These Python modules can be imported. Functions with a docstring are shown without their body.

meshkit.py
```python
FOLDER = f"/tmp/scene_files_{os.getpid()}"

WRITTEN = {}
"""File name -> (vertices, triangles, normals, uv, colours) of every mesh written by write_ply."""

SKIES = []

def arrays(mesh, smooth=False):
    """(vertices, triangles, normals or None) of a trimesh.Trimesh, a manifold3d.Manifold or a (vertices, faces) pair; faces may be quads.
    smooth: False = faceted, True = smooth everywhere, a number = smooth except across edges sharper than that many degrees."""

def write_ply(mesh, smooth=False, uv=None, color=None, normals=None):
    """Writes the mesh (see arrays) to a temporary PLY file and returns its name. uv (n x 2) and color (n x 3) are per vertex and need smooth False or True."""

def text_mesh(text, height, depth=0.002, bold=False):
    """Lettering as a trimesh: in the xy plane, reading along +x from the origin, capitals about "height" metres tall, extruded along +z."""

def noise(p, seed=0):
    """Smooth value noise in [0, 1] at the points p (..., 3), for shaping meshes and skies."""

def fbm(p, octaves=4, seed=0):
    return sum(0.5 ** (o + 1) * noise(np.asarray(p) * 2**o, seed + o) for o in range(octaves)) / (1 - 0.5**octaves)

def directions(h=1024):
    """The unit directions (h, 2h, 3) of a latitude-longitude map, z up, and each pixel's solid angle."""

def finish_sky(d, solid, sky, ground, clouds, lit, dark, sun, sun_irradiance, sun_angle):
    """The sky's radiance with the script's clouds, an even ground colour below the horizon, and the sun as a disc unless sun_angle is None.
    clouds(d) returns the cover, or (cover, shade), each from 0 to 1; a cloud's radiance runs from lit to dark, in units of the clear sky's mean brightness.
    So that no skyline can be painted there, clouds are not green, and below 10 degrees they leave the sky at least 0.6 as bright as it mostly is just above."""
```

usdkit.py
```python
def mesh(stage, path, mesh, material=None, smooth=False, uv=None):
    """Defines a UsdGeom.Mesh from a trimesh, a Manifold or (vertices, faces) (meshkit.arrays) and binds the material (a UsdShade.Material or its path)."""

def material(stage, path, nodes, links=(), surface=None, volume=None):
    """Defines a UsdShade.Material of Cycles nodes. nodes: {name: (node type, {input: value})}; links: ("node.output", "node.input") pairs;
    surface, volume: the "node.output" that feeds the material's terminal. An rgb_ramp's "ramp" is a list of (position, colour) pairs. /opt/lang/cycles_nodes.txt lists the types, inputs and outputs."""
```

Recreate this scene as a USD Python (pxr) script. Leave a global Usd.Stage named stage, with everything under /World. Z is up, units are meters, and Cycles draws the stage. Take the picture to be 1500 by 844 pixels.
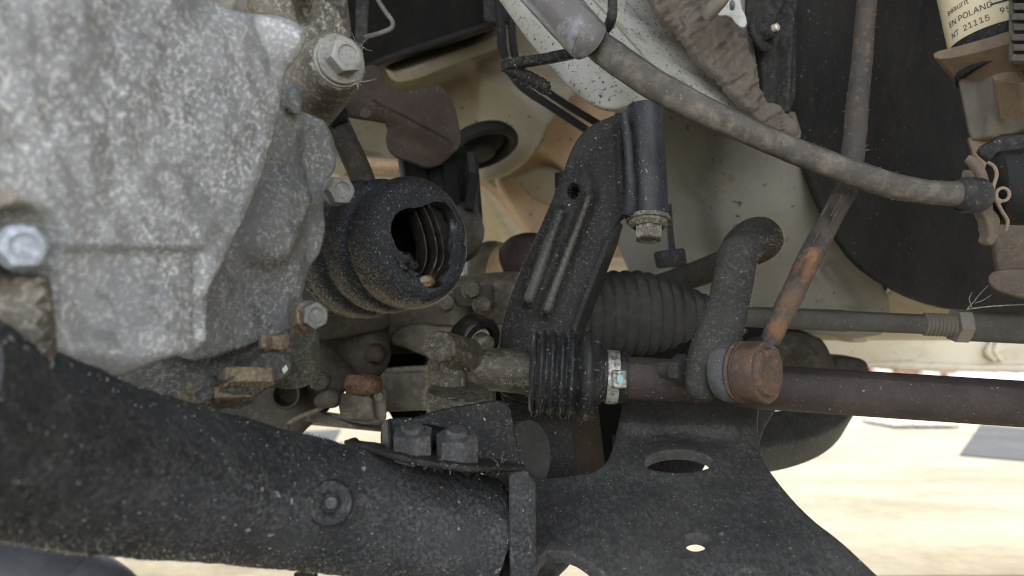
import math, random, numpy as np, trimesh, shapely, usdkit, meshkit
from manifold3d import Manifold, CrossSection
from scipy.spatial import Delaunay, cKDTree
from shapely.geometry import Polygon, Point
from pxr import Usd, UsdGeom, UsdLux, UsdShade, Gf, Sdf, Vt

stage = Usd.Stage.CreateInMemory()
UsdGeom.Xform.Define(stage, '/World')
UsdGeom.SetStageUpAxis(stage, 'Z')
UsdGeom.SetStageMetersPerUnit(stage, 1.0)
rng = np.random.default_rng(7)

# ------------------------------------------------------------------ camera, sky, sun, exposure
EXPOSURE = 1.9
SUN_ELEV, SUN_AZ = math.radians(45), math.radians(33)      # azimuth from +y towards +x
SUN_INT, SKY = 1.0, 0.15
F = 1083.0                                                  # focal length in pixels of a 1500 pixel wide picture
PITCH = math.atan((530 - 422) / F)
CAM = np.array([0, 0, 0.36])
R_ = np.array([1.0, 0, 0]); D_ = np.array([0, math.cos(PITCH), math.sin(PITCH)]); U_ = np.cross(R_, D_)

cam = UsdGeom.Camera.Define(stage, '/World/camera')
cam.CreateHorizontalApertureAttr(36.0)
cam.CreateVerticalApertureAttr(36.0 * 576 / 1024)
cam.CreateFocalLengthAttr(36.0 * F / 1500)
cam.CreateFStopAttr(9.5)
cam.CreateFocusDistanceAttr(0.405)
cam.CreateClippingRangeAttr(Gf.Vec2f(0.02, 500))
cam.CreateExposureAttr(EXPOSURE)
m4 = Gf.Matrix4d(*[float(x) for x in (*R_, 0, *U_, 0, *(-D_), 0, *CAM, 1)])
UsdGeom.Xformable(cam).AddTransformOp().Set(m4)

S_ = np.array([math.cos(SUN_ELEV) * math.sin(SUN_AZ), math.cos(SUN_ELEV) * math.cos(SUN_AZ), math.sin(SUN_ELEV)])
sky_mat = usdkit.material(stage, '/World/Looks/sky_light', {
    's': ('sky_texture', {'sky_type': 'single_scattering', 'sun_disc': False, 'sun_elevation': SUN_ELEV, 'sun_rotation': math.atan2(S_[0], S_[1])}),
    'h': ('hsv', {'saturation': .35}),                       # most of the blue taken out for a more neutral sky light
    'b': ('background_shader', {'strength': SKY})}, [('s.color', 'h.color'), ('h.color', 'b.color')], surface='b.background')
dome = UsdLux.DomeLight.Define(stage, '/World/sky')
UsdShade.MaterialBindingAPI.Apply(dome.GetPrim()).Bind(sky_mat)
dome.GetPrim().SetCustomDataByKey('kind', 'structure')
sun = UsdLux.DistantLight.Define(stage, '/World/sun')
sun.CreateIntensityAttr(SUN_INT); sun.CreateAngleAttr(0.53); sun.CreateNormalizeAttr(True); sun.CreateColorAttr(Gf.Vec3f(1.0, 0.93, 0.80))
xs = np.cross([0, 0, 1.0], S_); xs /= np.linalg.norm(xs); ys = np.cross(S_, xs)
UsdGeom.Xformable(sun).AddTransformOp().Set(Gf.Matrix4d(*[float(x) for x in (*xs, 0, *ys, 0, *S_, 0, 0, 0, 3, 1)]))


# ------------------------------------------------------------------ measuring helpers
def P(px, py, d):
    """The world point seen at a pixel of the 1500 pixel wide photograph, d metres ahead."""
    return CAM + d * (D_ + (px - 750) / F * R_ - (py - 422) / F * U_)


def px_of(p):
    q = np.asarray(p) - CAM
    z = q @ D_
    return 750 + F * (q @ R_) / z, 422 - F * (q @ U_) / z


def mm(px, d):
    return px * d / F


def unit(v):
    v = np.asarray(v, float)
    return v / np.linalg.norm(v)


# ------------------------------------------------------------------ naming helpers
_used = {}


def numbered(parent, name):
    k = _used.get((parent, name), 0)
    _used[(parent, name)] = k + 1
    return f'{parent}/{name}' if k == 0 else f'{parent}/{name}_{k:03d}'


LOCAL = {}                                                  # prim path -> origin of the frame its meshes are written in


class Thing:
    def __init__(self, name, label, cat, origin, group=None):
        self.path = numbered('/World', name)
        x = UsdGeom.Xform.Define(stage, self.path)
        self.o = np.asarray(origin, float)
        x.AddTranslateOp().Set(Gf.Vec3d(*self.o.tolist()))
        self.prim = x.GetPrim()
        for k, v in (('label', label), ('category', cat), ('group', group)):
            if v: self.prim.SetCustomDataByKey(k, v)

    def add(self, name, mesh, mat, smooth=38, parent=None, label=None, kind=None):
        path = numbered(parent or self.path, name)
        v, f = arr(mesh)
        m = usdkit.mesh(stage, path, trimesh.Trimesh(v - self.o, f, process=False), mat, smooth=smooth)
        if label: m.GetPrim().SetCustomDataByKey('label', label)
        if kind: m.GetPrim().SetCustomDataByKey('kind', kind)
        return path

    def fuzz(self, name, mesh, mat, n, length=.004, width=.00012, where=None, seed=1, down=0.0):
        """Short dust fibres standing on a surface."""
        v, f = arr(mesh)
        tm = trimesh.Trimesh(v, f, process=False)
        r = np.random.default_rng(seed)
        a = tm.area_faces.copy()
        if where is not None:
            a = a * where(v[f].mean(1), tm.face_normals)
        a = np.maximum(a, 0)
        if a.sum() <= 0: return
        fi = r.choice(len(f), n, p=a / a.sum())
        b = r.dirichlet([1, 1, 1], n)
        p = (v[f[fi]] * b[:, :, None]).sum(1)
        nn = tm.face_normals[fi]
        t = r.normal(size=(n, 3)); t -= (t * nn).sum(1)[:, None] * nn
        t /= np.linalg.norm(t, axis=1)[:, None]
        L = length * r.uniform(.35, 1.3, n)[:, None]
        lean = r.uniform(.2, 1.6, n)[:, None]
        d1 = nn + t * lean
        d1 /= np.linalg.norm(d1, axis=1)[:, None]
        side = r.normal(size=(n, 3))
        p0, p1 = p - nn * .0002, p + d1 * L * .5
        p2 = p + d1 * L + side * L * .25
        pts = np.stack([p0, (p0 + p1) / 2, p1, p2], 1).reshape(-1, 3) - self.o
        c = UsdGeom.BasisCurves.Define(stage, numbered(self.path, name))
        c.CreateTypeAttr('linear')
        c.CreateCurveVertexCountsAttr(Vt.IntArray([4] * n))
        c.CreatePointsAttr(Vt.Vec3fArray.FromNumpy(pts.astype(np.float32)))
        w = np.tile(np.array([1, .9, .8, .4]) * width, n)
        c.CreateWidthsAttr(Vt.FloatArray.FromNumpy(w.astype(np.float32)))
        c.SetWidthsInterpolation('vertex')
        UsdShade.MaterialBindingAPI.Apply(c.GetPrim()).Bind(mat)
        c.GetPrim().SetCustomDataByKey('kind', 'stuff')


def single(name, mesh, mat, label=None, cat=None, group=None, kind=None, smooth=38):
    v, f = arr(mesh)
    m = usdkit.mesh(stage, numbered('/World', name), trimesh.Trimesh(v, f, process=False), mat, smooth=smooth)
    for k, x in (('label', label), ('category', cat), ('group', group), ('kind', kind)):
        if x: m.GetPrim().SetCustomDataByKey(k, x)
    return m


# ------------------------------------------------------------------ shape helpers; all return trimesh
def arr(mesh):
    if hasattr(mesh, 'to_mesh'):
        m = mesh.to_mesh()
        return np.array(m.vert_properties[:, :3], float), np.array(m.tri_verts, int)
    if isinstance(mesh, (list,)):
        vs, fs, n = [], [], 0
        for x in mesh:
            v, f = arr(x); vs.append(v); fs.append(f + n); n += len(v)
        return np.vstack(vs), np.vstack(fs)
    return np.array(mesh.vertices, float), np.array(mesh.faces, int)


def spline(pts, n):
    """Catmull-Rom through the points (rows of any width), n samples per span."""
    p = np.asarray(pts, float)
    if len(p) < 3:
        t = np.linspace(0, 1, n + 1)[:, None]
        return p[0] * (1 - t) + p[1] * t
    q = np.vstack([2 * p[0] - p[1], p, 2 * p[-1] - p[-2]])
    out = []
    for i in range(1, len(q) - 2):
        a, b, c, d = q[i - 1:i + 3]
        for t in np.linspace(0, 1, n, endpoint=False):
            out.append(.5 * (2 * b + (c - a) * t + (2 * a - 5 * b + 4 * c - d) * t * t + (3 * b - a - 3 * c + d) * t ** 3))
    return np.array(out + [p[-1]])


def sweep(path, ra, rb=None, n=28, ref=None, power=2.0):
    """Closed tube along path with half widths ra (along the transported frame's first axis) and rb; power > 2 squares the section."""
    path = np.asarray(path, float); m = len(path)
    ra = np.broadcast_to(ra, m).astype(float); rb = ra if rb is None else np.broadcast_to(rb, m).astype(float)
    tan = np.gradient(path, axis=0); tan /= np.linalg.norm(tan, axis=1)[:, None]
    a = np.array([0, 0, 1.0]) if ref is None else np.asarray(ref, float)
    if abs(a @ tan[0]) > .95: a = np.array([1.0, 0, 0])
    th = np.linspace(0, 2 * np.pi, n, endpoint=False)
    c, s = np.cos(th), np.sin(th)
    c, s = np.sign(c) * np.abs(c) ** (2 / power), np.sign(s) * np.abs(s) ** (2 / power)
    V = []
    for i in range(m):
        a = a - (a @ tan[i]) * tan[i]; a /= np.linalg.norm(a)
        b = np.cross(tan[i], a)
        V.append(path[i] + ra[i] * c[:, None] * a + rb[i] * s[:, None] * b)
    V = np.vstack(V + [path[:1], path[-1:]])
    i, j = np.meshgrid(np.arange(m - 1), np.arange(n), indexing='ij')
    q0, q1, q2, q3 = (i * n + j).ravel(), (i * n + (j + 1) % n).ravel(), ((i + 1) * n + (j + 1) % n).ravel(), ((i + 1) * n + j).ravel()
    k = np.arange(n)
    Fc = np.vstack([np.stack([q0, q1, q2], 1), np.stack([q0, q2, q3], 1),
                    np.stack([np.full(n, m * n), (k + 1) % n, k], 1),
                    np.stack([np.full(n, m * n + 1), (m - 1) * n + k, (m - 1) * n + (k + 1) % n], 1)])
    return trimesh.Trimesh(V, Fc, process=False)


def pipe(pts, n=10, sides=28, ends=True, **kw):
    """pts: rows (px, py, depth, radius_px) -> smooth pipe; radii are turned into metres at that depth."""
    q = np.array([(*P(x, y, d), mm(r, d)) for x, y, d, r in pts])
    s = spline(q, n)
    return sweep(s[:, :3], np.maximum(s[:, 3], 1e-5), n=sides, **kw)


def lathe(A, axis, prof, n=64):
    """Solid of revolution: prof rows (distance along the axis from A, radius), in metres; closes to the axis at both ends."""
    prof = np.asarray(prof, float)
    ax = unit(axis)
    a = np.cross(ax, [0, 0, 1.0]); a = unit(a) if np.linalg.norm(a) > .05 else np.array([1.0, 0, 0])
    b = np.cross(ax, a)
    th = np.linspace(0, 2 * np.pi, n, endpoint=False)
    V = [np.asarray(A) + t * ax + r * (np.cos(th)[:, None] * a + np.sin(th)[:, None] * b) for t, r in prof]
    m = len(prof)
    V = np.vstack(V + [[np.asarray(A) + prof[0, 0] * ax], [np.asarray(A) + prof[-1, 0] * ax]])
    i, j = np.meshgrid(np.arange(m - 1), np.arange(n), indexing='ij')
    q0, q1, q2, q3 = (i * n + j).ravel(), (i * n + (j + 1) % n).ravel(), ((i + 1) * n + (j + 1) % n).ravel(), ((i + 1) * n + j).ravel()
    k = np.arange(n)
    Fc = np.vstack([np.stack([q0, q1, q2], 1), np.stack([q0, q2, q3], 1),
                    np.stack([np.full(n, m * n), (k + 1) % n, k], 1),
                    np.stack([np.full(n, m * n + 1), (m - 1) * n + k, (m - 1) * n + (k + 1) % n], 1)])
    return trimesh.Trimesh(V, Fc, process=False)


def rough_up(mesh, amp, freq, seed=0, octaves=3):
    """Pushes vertices along their normals by smooth noise."""
    v, f = arr(mesh)
    t = trimesh.Trimesh(v, f, process=False)
    n = np.array(t.vertex_normals)
    k = (meshkit.fbm(v * freq, octaves, seed) - .5) * 2
    return trimesh.Trimesh(v + n * (amp * k)[:, None], f, process=False)


def chaikin(p, k=2):
    p = np.asarray(p, float)
    for _ in range(k):
        q = np.roll(p, -1, 0)
        p = np.stack([p * .75 + q * .25, p * .25 + q * .75], 1).reshape(-1, 2)
    return p


def dist_seg(x, y, x0, y0, x1, y1):
    t = np.clip(((x - x0) * (x1 - x0) + (y - y0) * (y1 - y0)) / ((x1 - x0) ** 2 + (y1 - y0) ** 2), 0, 1)
    return np.hypot(x - x0 - t * (x1 - x0), y - y0 - t * (y1 - y0))


def ridge(x, y, x0, y0, x1, y1, w):
    return np.exp(-(dist_seg(x, y, x0, y0, x1, y1) / w) ** 2)


def sst(e0, e1, x):
    t = np.clip((x - e0) / (e1 - e0), 0, 1)
    return t * t * (3 - 2 * t)


def ring(poly, s):
    L = poly.length
    k = max(int(L / s), 8)
    return np.array([poly.interpolate(i / k, normalized=True).coords[0] for i in range(k)])


def relief(outline, plane, thick, step=.0025, h=None, rnd=.002, holes=(), smooth=2, noise=None):
    """A cast or pressed piece: the outline is read from the photograph, set on the plane through three (px, py, depth)
    points, given a front relief h(px, py) in metres, rounded edges, true thickness and a back."""
    A, B, C = (P(*q) for q in plane)
    n = unit(np.cross(B - A, C - A))
    if n @ (CAM - A) < 0: n = -n
    e1 = unit(B - A); e2 = np.cross(n, e1)

    def uv(pts):
        out = []
        for x, y in pts:
            r = P(x, y, 1.0) - CAM
            q = CAM + r * ((A - CAM) @ n) / (r @ n)
            out.append(((q - A) @ e1, (q - A) @ e2))
        return np.array(out)
    o = chaikin(outline, smooth) if smooth else np.asarray(outline, float)
    poly = Polygon(uv(o), [uv(chaikin(q, 2)) for q in holes]).buffer(0)
    if poly.geom_type != 'Polygon': poly = max(poly.geoms, key=lambda g: g.area)
    bs = min(step, max(rnd * .55, .0005))
    rings = [poly.exterior, *poly.interiors]
    bpts = np.vstack([ring(q, bs) for q in rings])
    pts = [bpts]
    for k in (.25, .65):
        inner = poly.buffer(-rnd * k)
        for g in getattr(inner, 'geoms', [inner]):
            if g.is_empty: continue
            for q in [g.exterior, *g.interiors]:
                pts.append(ring(q, bs))
    x0, y0, x1, y1 = poly.bounds
    gx, gy = np.meshgrid(np.arange(x0, x1, step), np.arange(y0, y1, step * .87))
    gx = gx + (np.arange(len(gx)) % 2 * step * .5)[:, None]
    g = np.stack([gx.ravel(), gy.ravel()], 1)
    g = g[shapely.contains_xy(poly.buffer(-rnd * 1.05 if rnd > 0 else -1e-5), g[:, 0], g[:, 1])]
    pts = np.vstack(pts + [g])
    tri = Delaunay(pts).simplices
    cen = pts[tri].mean(1)
    keep = shapely.contains_xy(poly, cen[:, 0], cen[:, 1])
    a, b, c = pts[tri[:, 0]], pts[tri[:, 1]], pts[tri[:, 2]]
    area = (b[:, 0] - a[:, 0]) * (c[:, 1] - a[:, 1]) - (b[:, 1] - a[:, 1]) * (c[:, 0] - a[:, 0])
    keep &= np.abs(area) > 1e-13
    tri = tri[keep]; area = area[keep]
    tri[area < 0] = tri[area < 0][:, ::-1]
    db = cKDTree(bpts).query(pts)[0]
    db[:len(bpts)] = 0
    dd = np.clip(rnd - db, 0, rnd)
    z = -(rnd - np.sqrt(np.maximum(rnd ** 2 - dd ** 2, 0)))
    w = A + pts[:, :1] * e1 + pts[:, 1:] * e2
    if h is not None:
        x, y = px_of(w)
        z = z + h(x, y)
    if noise:
        z = z + (meshkit.fbm(w * noise[1], 4, 3) - .5) * 2 * noise[0]
    front = w + n * z[:, None]
    N = len(pts)
    e = np.sort(np.vstack([tri[:, [0, 1]], tri[:, [1, 2]], tri[:, [2, 0]]]), 1)
    de = np.vstack([tri[:, [0, 1]], tri[:, [1, 2]], tri[:, [2, 0]]])
    key = e[:, 0] * N + e[:, 1]
    _, idx, cnt = np.unique(key, return_index=True, return_counts=True)
    edge = de[idx[cnt == 1]]
    t = thick if np.ndim(thick) == 0 else None
    back = front - n * t if h is not None and t < .008 else w - n * t
    Fc = np.vstack([tri, tri[:, ::-1] + N, np.stack([edge[:, 0], edge[:, 0] + N, edge[:, 1]], 1), np.stack([edge[:, 1], edge[:, 0] + N, edge[:, 1] + N], 1)])
    V = np.vstack([front, back])
    used = np.unique(Fc); re = np.zeros(len(V), int); re[used] = np.arange(len(used))
    return trimesh.Trimesh(V[used], re[Fc], process=False)


def hull(pts, r=.002, seg=12):
    """Rounded convex block through the given world points."""
    s = Manifold.sphere(r, seg)
    m = Manifold.batch_hull([s.translate(tuple(map(float, p))) for p in pts])
    return m


def frame(axis, ref=(0, 0, 1)):
    z = unit(axis); x = np.cross(ref, z)
    x = unit(x) if np.linalg.norm(x) > .05 else unit(np.cross((1, 0, 0), z))
    return np.stack([x, np.cross(z, x), z], 1)


def place(mesh, axis, at, roll=0.0, ref=(0, 0, 1)):
    """Moves a mesh modelled along +z so that +z becomes axis."""
    v, f = arr(mesh)
    c, s = math.cos(roll), math.sin(roll)
    v = v @ np.array([[c, s, 0], [-s, c, 0], [0, 0, 1]])
    return trimesh.Trimesh(v @ frame(axis, ref).T + np.asarray(at), f, process=False)


def hexagon(af, h, ch=.12, dome=0.0):
    """Hexagon head or nut along +z with the corners turned off at the top."""
    r = af / math.sqrt(3)
    prism = Manifold.extrude(CrossSection([[(r * math.cos(k * math.pi / 3), r * math.sin(k * math.pi / 3)) for k in range(6)]]), h)
    cone = Manifold.cylinder(h - af * ch * .5, r * 1.02, r * 1.02, 48) + Manifold.cylinder(af * ch * .5, r * 1.02, af * .455, 48).translate((0, 0, h - af * ch * .5))
    return prism ^ cone


def cyl(r, h, z=0.0, ch=.0004, n=40):
    return Manifold.cylinder(h - 2 * ch, r, r, n).translate((0, 0, z + ch)) + Manifold.cylinder(ch, r - ch, r, n).translate((0, 0, z)) + Manifold.cylinder(ch, r, r - ch, n).translate((0, 0, z + h - ch))


def bolt(T, at, axis, af, h, mat, flange=None, washer=None, roll=0.0, parent=None, name='bolt', label=None, dish=True, wmat=None):
    """Hexagon bolt whose seat is at the point 'at'; flange (radius, height) belongs to the head, washer is a sub-part."""
    z = washer[1] if washer else 0
    head = hexagon(af, h).translate((0, 0, z + (flange[1] if flange else 0)))
    if dish:
        head = head - Manifold.cylinder(.0008, af * .30, af * .34, 32).translate((0, 0, z + (flange[1] if flange else 0) + h - .0007))
    if flange:
        head = head + Manifold.cylinder(flange[1] * .5, flange[0], flange[0], 48).translate((0, 0, z)) + Manifold.cylinder(flange[1] * .5 + .0006, flange[0], flange[0] * .8, 48).translate((0, 0, z + flange[1] * .5))
    p = T.add(name, place(head.refine_to_length(.002), axis, at, roll), mat, 32, parent=parent, label=label)
    if washer:
        T.add('washer', place(cyl(washer[0], washer[1]), axis, at, roll), wmat or mat, 32, parent=p)
    return p


# ------------------------------------------------------------------ materials
def grime(name, base, base2, dust=(.32, .29, .24), amt=.5, scale=250., speck=.0, rough=.65, metal=0.0, bump=.3, lo=.45, hi=.62, big=18., spec=.4,
          stretch=None, speckcol=(.55, .53, .48), spk=(.70, .75), stain=None, lines=None, coat=0.0, rough_lo=None, speckscale=700., bumpd=.0006):
    """Painted, rubbery or cast surface: two tones in large patches, a layer of dust in fine grains, pale specks, fine relief."""
    nodes = {
        'g': ('geometry', {}),
        'm': ('mapping', {'mapping_type': 'point', 'scale': stretch or (1, 1, 1)}),
        'n1': ('noise_texture', {'scale': big, 'detail': 5.0, 'roughness': .6}),
        'r1': ('rgb_ramp', {'ramp': [(.35, (0, 0, 0)), (.65, (1, 1, 1))]}),
        'c1': ('mix_color', {'a': base, 'b': base2}),
        'n2': ('noise_texture', {'scale': scale, 'detail': 6.0, 'roughness': .72}),
        'r2': ('rgb_ramp', {'ramp': [(lo, (0, 0, 0)), (hi, (1, 1, 1))]}),
        'n2b': ('noise_texture', {'scale': big * 2.7, 'detail': 4.0, 'roughness': .6}),
        'r2b': ('rgb_ramp', {'ramp': [(.32, (.25, .25, .25)), (.68, (1, 1, 1))]}),
        'k2': ('math', {'math_type': 'multiply', 'value2': amt}),
        'k3': ('math', {'math_type': 'multiply'}),
        'c2': ('mix_color', {'b': dust}),
        'n3': ('noise_texture', {'scale': speckscale, 'detail': 2.0, 'roughness': .5}),
        'r3': ('rgb_ramp', {'ramp': [(spk[0], (0, 0, 0)), (spk[1], (speck, speck, speck))]}),
        'c3': ('mix_color', {'b': speckcol}),
        'n4': ('noise_texture', {'scale': scale * 2.3, 'detail': 5.0, 'roughness': .7}),
        'bp': ('bump', {'strength': bump, 'distance': bumpd}),
        'rr': ('map_range', {'from_min': 0.0, 'from_max': 1.0, 'to_min': rough if rough_lo is None else rough_lo, 'to_max': min(rough + .2, 1)}),
        'p': ('principled_bsdf', {'metallic': metal, 'specular_ior_level': spec, 'coat_weight': coat, 'coat_roughness': .12}),
    }
    links = [('g.position', 'm.vector')] + [('m.vector', f'{k}.vector') for k in ('n2', 'n4')] + [('g.position', f'{k}.vector') for k in ('n1', 'n2b', 'n3')] + [
        ('n1.fac', 'r1.fac'), ('r1.color', 'c1.fac'), ('n2.fac', 'r2.fac'), ('n2b.fac', 'r2b.fac'), ('r2.color', 'k2.value1'), ('k2.value', 'k3.value1'), ('r2b.color', 'k3.value2'),
        ('c1.result', 'c2.a'), ('k3.value', 'c2.fac'), ('c2.result', 'c3.a'), ('n3.fac', 'r3.fac'), ('r3.color', 'c3.fac'),
        ('n4.fac', 'bp.height'), ('bp.normal', 'p.normal'), ('r2.color', 'rr.value'), ('rr.result', 'p.roughness')]
    last = 'c3.result'
    for i, (pos, rad, col, k) in enumerate(stain or []):    # worn or painted spots with a place of their own
        nodes |= {f'vd{i}': ('vector_math', {'vector_math_type': 'distance', 'math_type': 'distance', 'vector2': tuple(map(float, pos))}),
                  f'vn{i}': ('noise_texture', {'scale': 3.2 / rad, 'detail': 5.0, 'roughness': .7}),
                  f'va{i}': ('math', {'math_type': 'multiply_add', 'value2': 2.4 * rad}),
                  f'vr{i}': ('map_range', {'from_min': rad * 2.05, 'from_max': rad * 1.5, 'to_min': 0.0, 'to_max': k, 'clamp': True}),
                  f'vc{i}': ('mix_color', {'b': col})}
        nodes[f'vd{i}'][1].pop('vector_math_type')
        links += [('g.position', f'vd{i}.vector1'), ('g.position', f'vn{i}.vector'), (f'vn{i}.fac', f'va{i}.value1'), (f'vd{i}.value', f'va{i}.value3'),
                  (f'va{i}.value', f'vr{i}.value'), (f'vr{i}.result', f'vc{i}.fac'), (last, f'vc{i}.a')]
        last = f'vc{i}.result'
    for i, (a, b, rad, col, k) in enumerate(lines or []):   # a worn line from a to b
        a, b = np.asarray(a, float), np.asarray(b, float); ab = b - a
        nodes |= {f'ls{i}': ('vector_math', {'math_type': 'subtract', 'vector2': tuple(a)}), f'ld{i}': ('vector_math', {'math_type': 'dot_product', 'vector2': tuple(ab / (ab @ ab))}),
                  f'lk{i}': ('clamp', {}), f'lv{i}': ('vector_math', {'math_type': 'scale', 'vector1': tuple(ab)}), f'le{i}': ('vector_math', {'math_type': 'distance'}),
                  f'ln{i}': ('noise_texture', {'scale': 420.0, 'detail': 5.0, 'roughness': .7}), f'la{i}': ('math', {'math_type': 'multiply_add', 'value2': 1.6 * rad}),
                  f'lr{i}': ('map_range', {'from_min': rad * 1.9, 'from_max': rad * .7, 'to_min': 0.0, 'to_max': k, 'clamp': True}), f'lc{i}': ('mix_color', {'b': col})}
        links += [('g.position', f'ls{i}.vector1'), (f'ls{i}.vector', f'ld{i}.vector1'), (f'ld{i}.value', f'lk{i}.value'), (f'lk{i}.result', f'lv{i}.scale'), (f'ls{i}.vector', f'le{i}.vector1'),
                  (f'lv{i}.vector', f'le{i}.vector2'), ('g.position', f'ln{i}.vector'), (f'ln{i}.fac', f'la{i}.value1'), (f'le{i}.value', f'la{i}.value3'), (f'la{i}.value', f'lr{i}.value'),
                  (f'lr{i}.result', f'lc{i}.fac'), (last, f'lc{i}.a')]
        last = f'lc{i}.result'
    links.append((last, 'p.base_color'))
    return usdkit.material(stage, f'/World/Looks/{name}', nodes, links + [], surface='p.BSDF')


M = {}
def mk(name, *a, **k): M[name] = grime(name, *a, **k)


mk('cast_light', (.25, .25, .253), (.39, .39, .39), dust=(.80, .78, .73), amt=.9, scale=560, lo=.505, hi=.585, speck=.2, rough=.55, spec=.5, bump=.55, big=14, speckcol=(.16, .14, .12), speckscale=160,
   stain=[(P(95, 30, .225), .012, (.47, .38, .25), .6), (P(10, 300, .2), .008, (.35, .25, .15), .5), (P(167, 27, .238), .0016, (.03, .025, .03), 1), (P(121, 51, .23), .0010, (.05, .04, .04), 1),
          (P(150, 535, .23), .0045, (.03, .03, .035), .95), (P(115, 528, .22), .003, (.03, .03, .035), .9), (P(60, 450, .2), .009, (.30, .25, .17), .65), (P(195, 450, .24), .022, (.27, .277, .29), .55)])
mk('cast_mid', (.14, .14, .14), (.21, .207, .20), dust=(.50, .48, .43), amt=.7, scale=480, lo=.50, hi=.61, speck=.5, rough=.6, bump=.6, big=25, speckcol=(.05, .05, .05), speckscale=260)
mk('cast_dark', (.05, .052, .052), (.09, .088, .08), dust=(.42, .36, .26), amt=.55, scale=450, lo=.48, hi=.66, spec=.14, rough=.7, bump=.5, big=35, speck=.5)
mk('mount_metal', (.075, .066, .052), (.16, .14, .11), dust=(.46, .41, .32), amt=.8, scale=420, lo=.49, hi=.60, rough=.6, bump=.6, big=40, speck=.6, speckcol=(.04, .035, .03), speckscale=300)
mk('zinc', (.25, .235, .205), (.34, .325, .29), dust=(.10, .085, .065), amt=.7, scale=600, lo=.52, hi=.62, rough=.42, metal=.35, bump=.3, big=60)
mk('zinc_blue', (.28, .295, .32), (.38, .395, .42), dust=(.75, .78, .82), amt=.7, scale=480, lo=.48, hi=.60, rough=.4, metal=.35, bump=.35, big=90)
mk('bolt_gold', (.33, .28, .19), (.42, .38, .28), dust=(.14, .12, .1), amt=.45, scale=600, lo=.52, hi=.64, rough=.42, metal=.4, bump=.3, big=90)
mk('bolt_grey', (.10, .10, .097), (.17, .167, .155), dust=(.40, .36, .28), amt=.55, scale=700, rough=.55, metal=.15, bump=.4, big=90, speck=.4)
mk('bolt_black', (.045, .045, .047), (.070, .070, .071), dust=(.22, .20, .17), amt=.55, scale=500, spec=.14, rough=.7, bump=.3, big=90, speck=.4)
mk('black_tube', (.024, .025, .029), (.048, .048, .051), dust=(.24, .23, .205), amt=.7, scale=620, lo=.44, hi=.72, spec=.18, rough=.55, bump=1.3, big=30, speck=.6, speckcol=(.5, .49, .45), speckscale=330,
   stain=[(P(483, 735, .31), .0085, (.085, .055, .055), .6), (P(450, 790, .30), .005, (.09, .055, .05), .5), (P(408, 741, .295), .0021, (.03, .16, .05), .8), (P(422, 742, .298), .0022, (.03, .15, .05), .75)])
mk('blue_pipe', (.10, .106, .12), (.14, .147, .16), dust=(.2, .2, .2), amt=.4, scale=200, rough=.4, bump=.15, big=20)
mk('black_paint', (.011, .0105, .010), (.024, .022, .020), dust=(.20, .18, .145), amt=.45, scale=520, lo=.52, hi=.66, spec=.2, rough=.42, bump=.5, big=35, speck=.75, speckcol=(.45, .42, .35), speckscale=420,
   lines=[(P(824, 312, .4455), P(776, 434, .4505), .0042, (.20, .19, .165), .75), (P(863, 292, .443), P(803, 450, .446), .0038, (.20, .19, .165), .75), (P(862, 245, .446), P(872, 282, .446), .0022, (.17, .16, .14), .6)])
mk('black_sleeve', (.020, .0205, .023), (.036, .037, .040), dust=(.2, .19, .17), amt=.35, scale=600, lo=.52, hi=.68, rough=.33, metal=.1, bump=.3, big=60, speck=.8)
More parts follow.
